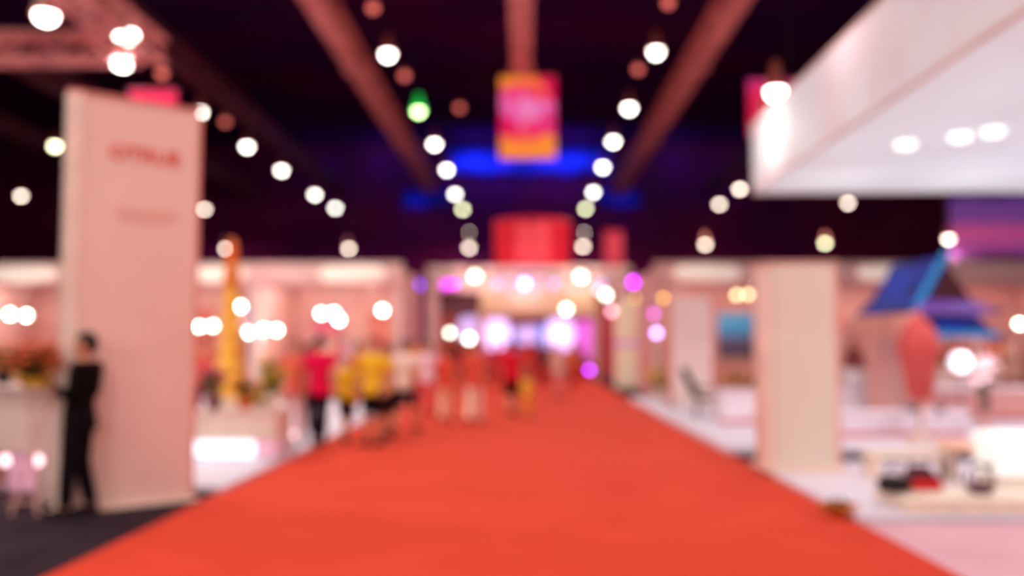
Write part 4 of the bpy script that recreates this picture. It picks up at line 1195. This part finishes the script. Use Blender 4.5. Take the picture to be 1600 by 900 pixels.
# golden spire
q = P(357, 700, 14.2)
top = P(357, 372, 14.2).z
gs = thing('golden_spire', 'tall golden tiered spire ornament rising behind the lit counter', 'ornament', (q.x, 14.2, 0.06))
Hs = top - 0.06
prof = [(0.34, 0), (0.34, 0.08), (0.28, 0.10), (0.28, 0.5)]
MB().lathe([(0.34, 0), (0.34, 0.10), (0.29, 0.13), (0.29, 0.62), (0.33, 0.66), (0.33, 0.72), (0.05, 0.73)], n=8).build('pedestal', CREAM, gs)
tiers = []
z = 0.72; r = 0.26
for k in range(7):
    tiers += [(r, z), (r * 1.08, z + 0.03), (r * 0.8, z + 0.10), (r * 0.74, z + 0.24)]
    z += 0.25; r *= 0.90
tiers += [(0.10, z)]
MB().lathe(tiers, n=24).build('tiered_body', GOLD, gs)
MB().lathe([(0.13, z), (0.14, z + 0.05), (0.11, z + 0.2), (0.10, z + 0.4), (0.085, Hs - 0.16), (0.06, Hs - 0.04), (0.01, Hs)], n=20).build('spire_tip', ORANGE, gs)
zz = z
for k in range(3):
    MB().lathe([(0.09, 0), (0.15, 0.015), (0.15, 0.04), (0.09, 0.055)], (0, 0, zz + 0.06 + k * 0.12), 20).build('ring', GOLD, gs)
flower_pot('flower_arrangement', 'big loose yellow bouquet on the floor behind the lit counter', -4.05, 13.55, 0.06, 0.32, 0.85, YEB, LEAF, GOLD, 44, 1.0, 0.32, bsize=0.07)

# ------------------------------------------------------------------ low tables etc. in the left stand
def table(label, x, y, z, w_, d_, h_, m, lm=None, group='white tables', name='display_table'):
    t = thing(name, label, 'table', (x, y, z), 0, group)
    MB().box(-w_ / 2, w_ / 2, 0, d_, h_ - 0.05, h_, 0.01).build('tabletop', m, t)
    for sx in (-1, 1):
        for sy in (0, 1):
            xx = sx * (w_ / 2 - 0.06); yy = 0.06 + sy * (d_ - 0.12)
            MB().box(xx - 0.03, xx + 0.03, yy - 0.03, yy + 0.03, 0, h_ - 0.05).build('leg', lm or m, t)
    MB().box(-w_ / 2 + 0.06, w_ / 2 - 0.06, 0.04, 0.06, h_ - 0.32, h_ - 0.05).build('apron', m, t)
    return t
table('white table behind the salmon top, in the stand', -5.2, 19.0, 0.06, 1.6, 0.8, 0.8, WHITE)
flower_pot('flower_arrangement', 'pink bouquet on the table behind the salmon top', -5.2, 19.4, 0.86, 0.25, 0.4, PIB, LEAF, WHITE, 24)
table('white table deep in the stand behind the golden spire', -8.6, 22.0, 0.06, 1.8, 0.8, 0.8, WHITE)
flower_pot('flower_arrangement', 'amber bouquet on the table behind the golden spire', -8.6, 22.4, 0.86, 0.28, 0.45, YOB, LEAF, ORANGE, 26)
person('person in a rose shirt standing behind the lit counter, by the totem edge', -6.3, 17.5, 20, 1.7, (232, 96, 80), (120, 50, 66), pose='phone', z=0.06, group='staff in the stands')
person('person in a plum coat inside the booth behind the lit counter', -5.4, 22.6, -20, 1.66, (190, 90, 90), (130, 60, 80), female=True, hair='long', sleeve='long', bottom='skirt', z=0.06, group='staff in the stands')

# ------------------------------------------------------------------ right-hand stand
zp = 0.10
q1, q2 = P(1047, 640, 22.0), P(1114, 465, 22.0)
wp = thing('partition_panel', 'plain white standing partition panel behind the black lounge chair', 'panel', ((q1.x + q2.x) / 2, 22.0, zp))
hwp = (q2.x - q1.x) / 2
MB().box(-hwp, hwp, 0, 0.1, 0.04, q2.z - zp, 0.01).build('panel', mat('partition_white', (244, 218, 210), 0.5), wp)
for s in (-1, 1):
    MB().box(s * hwp - 0.04, s * hwp + 0.04, -0.01, 0.11, 0.0, q2.z - zp + 0.02, 0.005).build('frame_post', ROSE, wp)
    MB().box(s * hwp - 0.05, s * hwp + 0.05, -0.3, 0.4, 0.0, 0.04, 0.005).build('foot', CHROME, wp)

# black lounge chair
q = P(1092, 645, 19.0)
lc = thing('lounge_chair', 'black reclined lounge chair with thin legs on the white platform edge', 'chair', (q.x, 19.0, zp), math.radians(-8))
MB().box(-0.075, 0.075, -0.28, 0.28, 0.0, 0.68, 0.05, Matrix.Rotation(math.radians(-24), 3, 'Y'), (0, 0, 0)).build('backrest', BLACK, lc, True, (-0.04, 0, 0.40))
MB().box(-0.04, 0.42, -0.28, 0.28, 0.36, 0.42, 0.025).build('seat', BLACK, lc, True)
for sx, sy in ((0.0, -0.24), (0.0, 0.24), (0.38, -0.24), (0.38, 0.24)):
    MB().tube([(sx, sy, 0.37), (sx + (0.10 if sx > 0.1 else -0.06), sy, 0.0)], 0.016, 8).build('leg', BLACK, lc)
for sy in (-0.28, 0.28):
    MB().tube([(-0.14, sy, 0.66), (0.05, sy, 0.60), (0.36, sy, 0.58), (0.40, sy, 0.40)], 0.018, 8).build('armrest', BLACK, lc)

def bench(label, x0, x1, y, z0, z1, dep, m, name='display_bench', group='white benches and counters', plinth=True):
    t = thing(name, label, 'bench', ((x0 + x1) / 2, y, z0), 0, group)
    hw = (x1 - x0) / 2; h = z1 - z0
    MB().box(-hw, hw, 0, dep, 0.08, h - 0.05, 0.015).build('body', m, t)
    MB().box(-hw - 0.03, hw + 0.03, -0.03, dep + 0.03, h - 0.05, h, 0.012).build('top', LILACW, t)
    MB().box(-hw + 0.05, hw - 0.05, 0.05, dep - 0.05, 0, 0.08).build('recessed_foot', ROSE, t)
    k = max(1, int(hw * 2 / 0.9))
    g = MB()
    for i in range(1, k):
        xx = -hw + 2 * hw * i / k
        g.box(xx - 0.008, xx + 0.008, -0.004, 0.001, 0.1, h - 0.07)
    if k > 1:
        g.build('panel_joint', ROSE, t)
    return t
q1, q2 = P(1128, 645, 17.3), P(1206, 645, 17.3)
bench('low white bench under the landscape picture, beside the pillar', q1.x, q2.x + 0.6, 17.3, zp, 0.72, 0.8, LILACW)
flower_pot('flower_arrangement', 'orange bouquet on the low bench, under the landscape picture', q1.x + 0.35, 17.75, 0.72, 0.22, 0.28, YOB, LEAF, BLUSH, 22, 1.0, 0.1)
flower_pot('potted_plant', 'olive green plant on the low bench, nearest the pillar', q1.x + 0.78, 17.75, 0.72, 0.18, 0.16, LEAF, DLEAF, BLUSH, 20, 1.0, 0.08)
flower_pot('flower_arrangement', 'yellow bouquet on the platform between the lit tower and the white panel', P(1035, 620, 24.5).x, 24.5, zp, 0.42, 0.85, YEB, LEAF, CREAM, 40, 1.0, 0.3, bsize=0.09)
q1, q2 = P(1318, 705, 14.2), P(1552, 705, 14.2)
bench('long lilac-white counter running behind the closed parasol', q1.x - 0.1, q2.x, 14.9, zp, 0.50, 0.7, LILACW)
q1, q2 = P(1312, 640, 18.1), P(1412, 640, 18.1)
bench('raised white display block right of the pillar, behind the long counter', q1.x, q2.x, 18.1, zp, 0.80, 0.8, LILACW)
q1, q2 = P(1450, 640, 18.3), P(1640, 640, 18.3)
bench('wide pale display block under the blue pavilion roof', q1.x, q2.x, 18.3, zp, 0.74, 0.6, BLUSH)

# white bowls / lamp / pot on the display block
q = P(1340, 605, 18.5)
bw = thing('basin', 'white round basin on the raised block right of the pillar', 'basin', (q.x, 18.5, 0.80))
MB().lathe([(0.14, 0), (0.2, 0.02), (0.29, 0.18), (0.32, 0.28), (0.34, 0.30), (0.29, 0.30), (0.26, 0.2), (0.16, 0.06), (0.01, 0.05)], n=26).build('bowl', mat('white_ceramic', (250, 236, 236), 0.3), bw, True)
MB().lathe([(0.16, 0), (0.17, 0.015), (0.14, 0.03)], n=26).build('foot_ring', WHITE, bw)
flower_pot('flower_arrangement', 'crimson pink flowers in the white basin', q.x, 18.5, 1.06, 0.28, 0.16, PIB, LEAF, WHITE, 26, 1.0, 0.06)
person('person with dark brown hair and a brown coat standing behind the white basin', P(1336, 600, 20.4).x, 20.4, 30, 1.66, (110, 46, 44), (150, 60, 60), female=True, hair='long', sleeve='long', z=zp, group='staff in the stands')
flower_pot('potted_plant', 'bright green plant in an amber pot beside the closed parasol', P(1392, 590, 18.4).x, 18.4, 0.80, 0.24, 0.36, mat('bright_green_leaf', (60, 170, 60), 0.6), LEAF, ORANGE, 34, 1.0, 0.2)

# closed parasol
q = P(1449, 706, 13.7)
UM = mat('salmon_red_canvas', (232, 104, 100), 0.8, rgb2=(226, 92, 92), scale=3)
um = thing('closed_parasol', 'closed salmon red parasol on a wooden pole in front of the long counter', 'parasol', (q.x, 13.9, zp))
WD = mat('amber_wood', (220, 150, 90), 0.5)
MB().lathe([(0.24, 0), (0.25, 0.03), (0.22, 0.06), (0.05, 0.09), (0.04, 0.22), (0.01, 0.22)], n=24).build('base', CREAM, um, True)
MB().tube([(0, 0, 0.1), (0, 0, 2.02)], 0.022, 10).build('pole', WD, um)
cl = MB(); rings = []
prof = [(0.012, 2.02), (0.06, 1.95), (0.20, 1.78), (0.29, 1.55), (0.27, 1.35), (0.22, 1.15), (0.20, 0.95), (0.16, 0.74), (0.12, 0.66)]
n = 32
for r_, z_ in prof:
    rings.append([cl.bm.verts.new(((r_ * (1 + 0.16 * (1 if k % 4 == 0 else (-1 if k % 4 == 2 else 0)))) * math.cos(2 * PI * k / n), (r_ * (1 + 0.16 * (1 if k % 4 == 0 else (-1 if k % 4 == 2 else 0)))) * math.sin(2 * PI * k / n), z_)) for k in range(n)])
cl._skin(rings, n)
fcn = cl.build('folded_canopy', UM, um, True)
MB().lathe([(0.225, 0), (0.24, 0.02), (0.225, 0.04)], (0, 0, 1.02), 24).build('tie_strap', ROSE, fcn)
MB().ball((0, 0, 2.05), 0.03, 2).build('finial', WD, um, True)

# blue roofed pavilion
BT = mat('blue_roof_tiles', (22, 50, 160), 0.85, rgb2=(26, 30, 90), scale=2.5)
BT2 = mat('light_blue_roof_edge', (40, 150, 215), 0.8)
PT = mat('violet_roof_skirt', (120, 72, 165), 0.5, rgb2=(100, 62, 155), scale=2)
DB = mat('dark_brown_gable', (70, 20, 26), 0.6)
q = P(1478, 500, 16.4)
pv = thing('roofed_pavilion', 'small pavilion with a steep blue and violet tiled roof, behind the closed parasol', 'pavilion', (q.x, 16.4, zp), math.radians(14))
def roof_slab(m, x0, z0, x1, z1, y0, y1, t_=0.05, name='roof', curve=0.12):
    g = MB(); n = 8; pl = []
    for i in range(n + 1):
        u = i / n
        x = x0 + (x1 - x0) * u
        z = z0 + (z1 - z0) * u - curve * math.sin(PI * u)
        pl.append((x, z))
    poly = pl + [(x, z - t_) for x, z in reversed(pl)]
    g.prism(poly, 'y', y0, y1)
    return g.build(name, m, pv)
ZK = P(1478, 402, 16.4).z - zp
ZM = P(1478, 455, 16.4).z - zp
ZL = P(1478, 488, 16.4).z - zp
ZB = P(1478, 525, 16.4).z - zp
roof_slab(BT, 0.0, ZK, -0.80, ZL + 0.02, -0.1, 1.5, name='steep_roof_slope', curve=0.14)
roof_slab(BT, 0.0, ZK, 0.98, ZL + 0.10, 0.35, 1.5, name='steep_roof_slope', curve=0.14)
MB().prism([(-0.52, ZM - 0.16), (0.55, ZM - 0.16), (0.0, ZK - 0.08)], 'y', -0.02, 0.04).build('gable', DB, pv)
# front skirt roofs
def skirt(m, xw0, xw1, zt_, zb_, yt, yb, name):
    g = MB()
    v = [(-xw0, yt, zt_), (xw0, yt, zt_), (xw1, yb, zb_), (-xw1, yb, zb_)]
    top_ = [g.bm.verts.new(p_) for p_ in v]; bot = [g.bm.verts.new((p_[0], p_[1] + 0.02, p_[2] - 0.05)) for p_ in v]
    g.bm.faces.new(top_); g.bm.faces.new(list(reversed(bot)))
    for i in range(4):
        g.bm.faces.new((top_[i], bot[i], bot[(i + 1) % 4], top_[(i + 1) % 4]))
    return g.build(name, m, pv)
skirt(PT, 0.50, 0.86, ZM - 0.14, ZL + 0.02, 0.0, -0.28, 'violet_skirt_roof')
skirt(BT, 0.62, 0.74, ZL - 0.03, ZB + 0.04, -0.02, -0.36, 'lower_skirt_roof')
MB().box(-0.80, 0.80, -0.40, -0.34, ZB - 0.02, ZB + 0.07).build('eave_board', BT2, pv)
for s in (-1, 1):
    MB().tube([(s * 0.78, -0.28, ZL + 0.0), (s * 0.92, -0.30, ZL + 0.03), (s * 0.98, -0.30, ZL + 0.14)], [0.04, 0.03, 0.01], 8).build('eave_horn', BT, pv)
    for yy in (-0.2, 1.3):
        MB().box(s * 0.62 - 0.05, s * 0.62 + 0.05, yy, yy + 0.1, 0, ZB + 0.05).build('post', DB if s > 0 and yy > 0 else BLUSH, pv)
MB().prism([(-0.82, ZL), (-0.70, ZL), (-0.04, ZK), (0.0, ZK + 0.14), (-0.10, ZK + 0.10)], 'y', -0.14, -0.10).build('bargeboard', BT2, pv)
MB().box(-0.6, 0.6, 1.2, 1.26, 0.0, ZB).build('rear_panel', BLUSH, pv)

# globe lamp and pink bush inside the pavilion front
GLB = mat('white_globe_glass', (244, 246, 255), 0.3, 1.2, (240, 244, 255))
q = P(1502, 566, 15.2)
gl = thing('globe_lamp', 'bright white globe lamp on a stem beside the closed parasol', 'lamp', (q.x, 15.25, 0.50))
MB().ball((0, 0, q.z - 0.50), 0.17, 3).build('globe', GLB, gl, True)
MB().lathe([(0.12, 0), (0.12, 0.02), (0.03, 0.04), (0.02, 0.3), (0.02, q.z - 0.50 - 0.15), (0.05, q.z - 0.50 - 0.13), (0.01, q.z - 0.6)], n=16).build('stem', CHROME, gl, True)
lamp_light('POINT', (q.x - 0.05, 14.9, q.z), 25, (1, 0.86, 0.9))
flower_pot('flower_arrangement', 'pale pink flower bush around the globe lamp', q.x + 0.42, 15.3, 0.50, 0.24, 0.85, WHB, LEAF, ROSE, 46, 1.0, 0.22, bsize=0.08)
# grey bottles on the wide block
for px, py0, py1, lab in ((1524, 576, 614, 'tall dark grey bottle on the pale block beside the globe lamp'), (1545, 612, 645, 'short plum bottle on the long counter end')):
    if px == 1524:
        base = Vector((P(px, py1, 18.5).x, 18.55, 0.74))
        hh_ = P(px, py0, 18.55).z - 0.74
    else:
        base = Vector((P(px, py1, 15.2).x - 0.08, 15.15, 0.50))
        hh_ = P(px, py0, 15.15).z - 0.50
    b_ = thing('bottle', lab, 'bottle', base, 0, 'bottles on the stand')
    MB().lathe([(0.06, 0), (0.075, 0.02), (0.075, hh_ * 0.6), (0.03, hh_ * 0.75), (0.028, hh_ * 0.92), (0.005, hh_ * 0.92)], n=16).build('glass', mat('slate_glass', (110, 84, 80), 0.3), b_, True)
    MB().lathe([(0.033, hh_ * 0.9), (0.033, hh_), (0.005, hh_)], n=12).build('stopper', BLACK, b_)
# dark bowls flanking the parasol pole
for px, lab in ((1428, 'shallow grey bowl on the long counter, pillar side of the parasol'), (1470, 'shallow grey bowl on the long counter, globe lamp side of the parasol')):
    q = P(px, 650, 15.1)
    b_ = thing('bowl', lab, 'bowl', (q.x, 15.1, 0.50), 0, 'bowls on the long counter')
    MB().lathe([(0.06, 0), (0.08, 0.02), (0.16, 0.09), (0.17, 0.10), (0.14, 0.09), (0.05, 0.03), (0.005, 0.03)], n=20).build('bowl_body', CHROME, b_, True)
    MB().lathe([(0.065, 0), (0.07, 0.01), (0.06, 0.02)], n=20).build('foot_ring', BLACK, b_)

# seated extra table with orange bits at far right
table('white table in the outermost stand, beside the wide pale block', 9.6, 20.2, zp, 1.5, 0.7, 0.78, WHITE)
flower_pot('flower_arrangement', 'orange and pink flowers on the outermost table', 9.5, 20.5, 0.88, 0.26, 0.4, ORB, LEAF, WHITE, 24)
person('person in a red top with dark hair in the outermost stand', 10.4, 22.2, -30, 1.66, (230, 50, 90), (60, 30, 40), female=True, hair='long', z=zp, group='staff in the stands')

# glowing white cube lamp, far right foreground
q1, q2 = P(1566, 745, 9.6), P(1660, 680, 9.6)
CUBE = mat('white_lamp_fabric', (255, 246, 240), 0.5, 0.5, (244, 250, 240))
lb = thing('floor_lamp', 'bright white block lamp on the pale platform at the edge of the view', 'lamp', ((q1.x + q2.x) / 2, 9.7, 0.06))
hwp = (q2.x - q1.x) / 2
MB().box(-hwp, hwp, 0, 0.55, 0.14, q2.z - 0.06, 0.05).build('lamp_shade', CUBE, lb, True)
MB().box(-hwp + 0.05, hwp - 0.05, 0.05, 0.5, 0.03, 0.14, 0.01).build('base', CREAM, lb)
for sx in (-1, 1):
    for yy in (0.1, 0.45):
        MB().lathe([(0.03, 0), (0.03, 0.03), (0.01, 0.03)], (sx * (hwp - 0.12), yy, 0), 10).build('foot', CHROME, lb)

# low cream plinth with bags
pn_ = thing('display_plinth', 'low cream plinth at the front of the pale platform, carrying the bags', 'plinth', (5.3, 8.42, 0.06))
MB().box(-1.78, 1.6, 0, 0.8, 0.0, 0.10, 0.015).build('body', CREAM, pn_)
MB().box(-1.80, 1.62, -0.02, 0.82, 0.10, 0.13, 0.01).build('top_board', CREAM, pn_)
PZ = 0.19
q = P(1403, 778, 8.75)
BLK = mat('black_leather', (26, 12, 14), 0.45)
bg = thing('handbag', 'black leather handbag lying on the low cream plinth', 'bag', (q.x, 8.8, PZ), math.radians(10))
MB().tube([(-0.17, 0, 0.08), (-0.14, 0, 0.085), (0, 0, 0.09), (0.12, 0, 0.08), (0.15, 0, 0.07)], [(0.04, 0.06), (0.085, 0.08), (0.10, 0.088), (0.08, 0.078), (0.04, 0.05)], 16).build('bag_body', BLK, bg, True)
bb_ = bg.children[0]
MB().tube([(-0.10, 0, 0.15), (-0.09, 0, 0.22), (-0.02, 0, 0.26), (0.05, 0, 0.22), (0.06, 0, 0.15)], 0.010, 8).build('handle', BLK, bg)
MB().lathe([(0.018, 0), (0.018, 0.01), (0.005, 0.012)], (0, -0.05, 0.17), 12).build('clasp', GOLD, bb_)
q = P(1443, 772, 8.95)
rb = thing('handbag', 'red and dark brown pouch bag beside the black handbag', 'bag', (q.x, 9.0, PZ), math.radians(-6))
MB().stack([(0.0, 0, 0, 0.19, 0.07), (0.03, 0, 0, 0.21, 0.085), (0.09, 0, 0, 0.19, 0.08), (0.105, 0, 0, 0.18, 0.075)], 24).build('bag_base', mat('red_leather', (214, 20, 30), 0.45), rb, True)
MB().stack([(0.105, 0, 0, 0.18, 0.074), (0.16, -0.01, 0, 0.15, 0.06), (0.22, -0.02, 0, 0.10, 0.035), (0.235, -0.02, 0, 0.06, 0.015)], 24).build('bag_flap', mat('dark_wine_leather', (90, 24, 40), 0.5), rb, True)
MB().tube([(-0.12, 0, 0.18), (-0.10, 0, 0.27), (-0.02, 0, 0.30), (0.06, 0, 0.27), (0.08, 0, 0.18)], 0.008, 8).build('handle', BLK, rb)
q = P(1532, 785, 8.8)
GRY = mat('grey_plum_wicker', (110, 76, 88), 0.7)
bk = thing('ring_basket', 'dark grey basket with a big hoop handle on the low cream plinth', 'basket', (q.x, 8.8, PZ))
MB().lathe([(0.08, 0), (0.10, 0.01), (0.13, 0.07), (0.14, 0.09), (0.12, 0.09), (0.10, 0.03), (0.005, 0.02)], n=20).build('basket_body', GRY, bk, True)
MB().tube([(0.13 * math.cos(th), 0, 0.08 + 0.20 * math.sin(th)) for th in [PI * i / 14 for i in range(15)]], 0.016, 8).build('hoop_handle', GRY, bk, True)
MB().ball((0.10, 0, 0.26), (0.04, 0.035, 0.03), 2).build('bow', BLACK, bk, True)
q = P(1500, 735, 10.4)
sb = thing('stool', 'low peach stool behind the bags on the pale platform', 'stool', (q.x, 10.4, 0.06))
MB().lathe([(0.2, 0.36), (0.24, 0.38), (0.24, 0.42), (0.2, 0.45), (0.01, 0.46)], n=24).build('seat', mat('peach_cushion', (244, 190, 160), 0.7), sb, True)
for k in range(3):
    a_ = 2 * PI * k / 3
    MB().tube([(0.14 * math.cos(a_), 0.14 * math.sin(a_), 0.37), (0.2 * math.cos(a_), 0.2 * math.sin(a_), 0.0)], 0.015, 8).build('leg', GRY, sb)
q = P(1420, 745, 10.6)
sb2 = thing('display_bench', 'small cream bench behind the red pouch bag', 'bench', (q.x + 0.05, 10.5, 0.06))
MB().box(-0.5, 0.5, 0, 0.4, 0.24, 0.30, 0.012).build('top', CREAM, sb2)
for sx in (-1, 1):
    MB().box(sx * 0.44 - 0.03, sx * 0.44 + 0.03, 0.02, 0.38, 0, 0.24).build('leg', CREAM, sb2)
tag(flower_pot('potted_plant', 'low olive and orange potted plant on the carpet edge before the cream plinth', P(1333, 806, 8.55).x - 0.16, 8.5, ZC, 0.17, 0.09, YOB, DLEAF, ORANGE, 26, 1.0, 0.06, bsize=0.04))

# small spots standing on the floor
FSP = mat('floor_spot_glass', (255, 225, 230), 0.3, 3.0, (255, 214, 222))
for x, y, z, lab in ((P(458, 680, 13.4).x, 13.4, 0.06, 'small round pinkish spot on a short stem at the corner of the lit counter'), (-4.88, 9.0, 0.0, 'small round white spot on a short stem beside the reception counter'), (P(2, 720, 8.9).x, 9.0, 0.0, 'small round white spot at the edge of the view, before the reception counter')):
    t = thing('floor_spot', lab, 'lamp', (x, y, z), 0, 'small floor spots')
    hz = 0.22 if z > 0 else 0.46
    MB().lathe([(0.07, 0), (0.07, 0.015), (0.015, 0.025), (0.012, hz - 0.04), (0.01, hz - 0.03)], n=14).build('stem', CHROME, t)
    MB().tube([(0, 0.05, hz), (0, 0.0, hz), (0, -0.03, hz)], [0.03, 0.06, 0.065], 16).build('lamp_housing', HOUSING, t, True)
    MB().ball((0, -0.03, hz), (0.055, 0.025, 0.055), 2).build('lamp_lens', FSP, t, True)

# ------------------------------------------------------------------ small dim things hung under the roof
DIM = mat('dim_reddish_glass', (220, 110, 100), 0.4, 1.6, (230, 110, 100))
for px, py, d, lab in ((583, 12, 26.5, 'faint reddish unlit lamp above the inner row beside the long beam'), (632, 118, 31, 'faint reddish lamp just under the nearest inner lamp'), (1044, 4, 26.5, 'faint reddish lamp at the upper edge, by the beam on the canopy side'), (997, 108, 31, 'faint reddish lamp above the second lamp on the canopy side'), (352, 190, 36, 'faint reddish lamp between the totem and the outer row'), (253, 115, 28, 'faint reddish lamp above the totem corner'), (718, 168, 36, 'faint reddish lamp between the banner and the green lamp')):
    q = P(px, py, d)
    t = thing('pendant_bulb', lab, 'lamp', q, 0, 'faint reddish lamps under the roof')
    MB().ball((0, 0, 0), 0.15, 2).build('glass_bulb', DIM, t, True)
    MB().lathe([(0.17, 0.05), (0.10, 0.2), (0.04, 0.3), (0.01, 0.3)], n=14).build('lamp_housing', HOUSING, t, True)
    MB().tube([(0, 0, 0.3), (0, 0, CZ - q.z)], 0.01, 6).build('cord', CABLE, t)
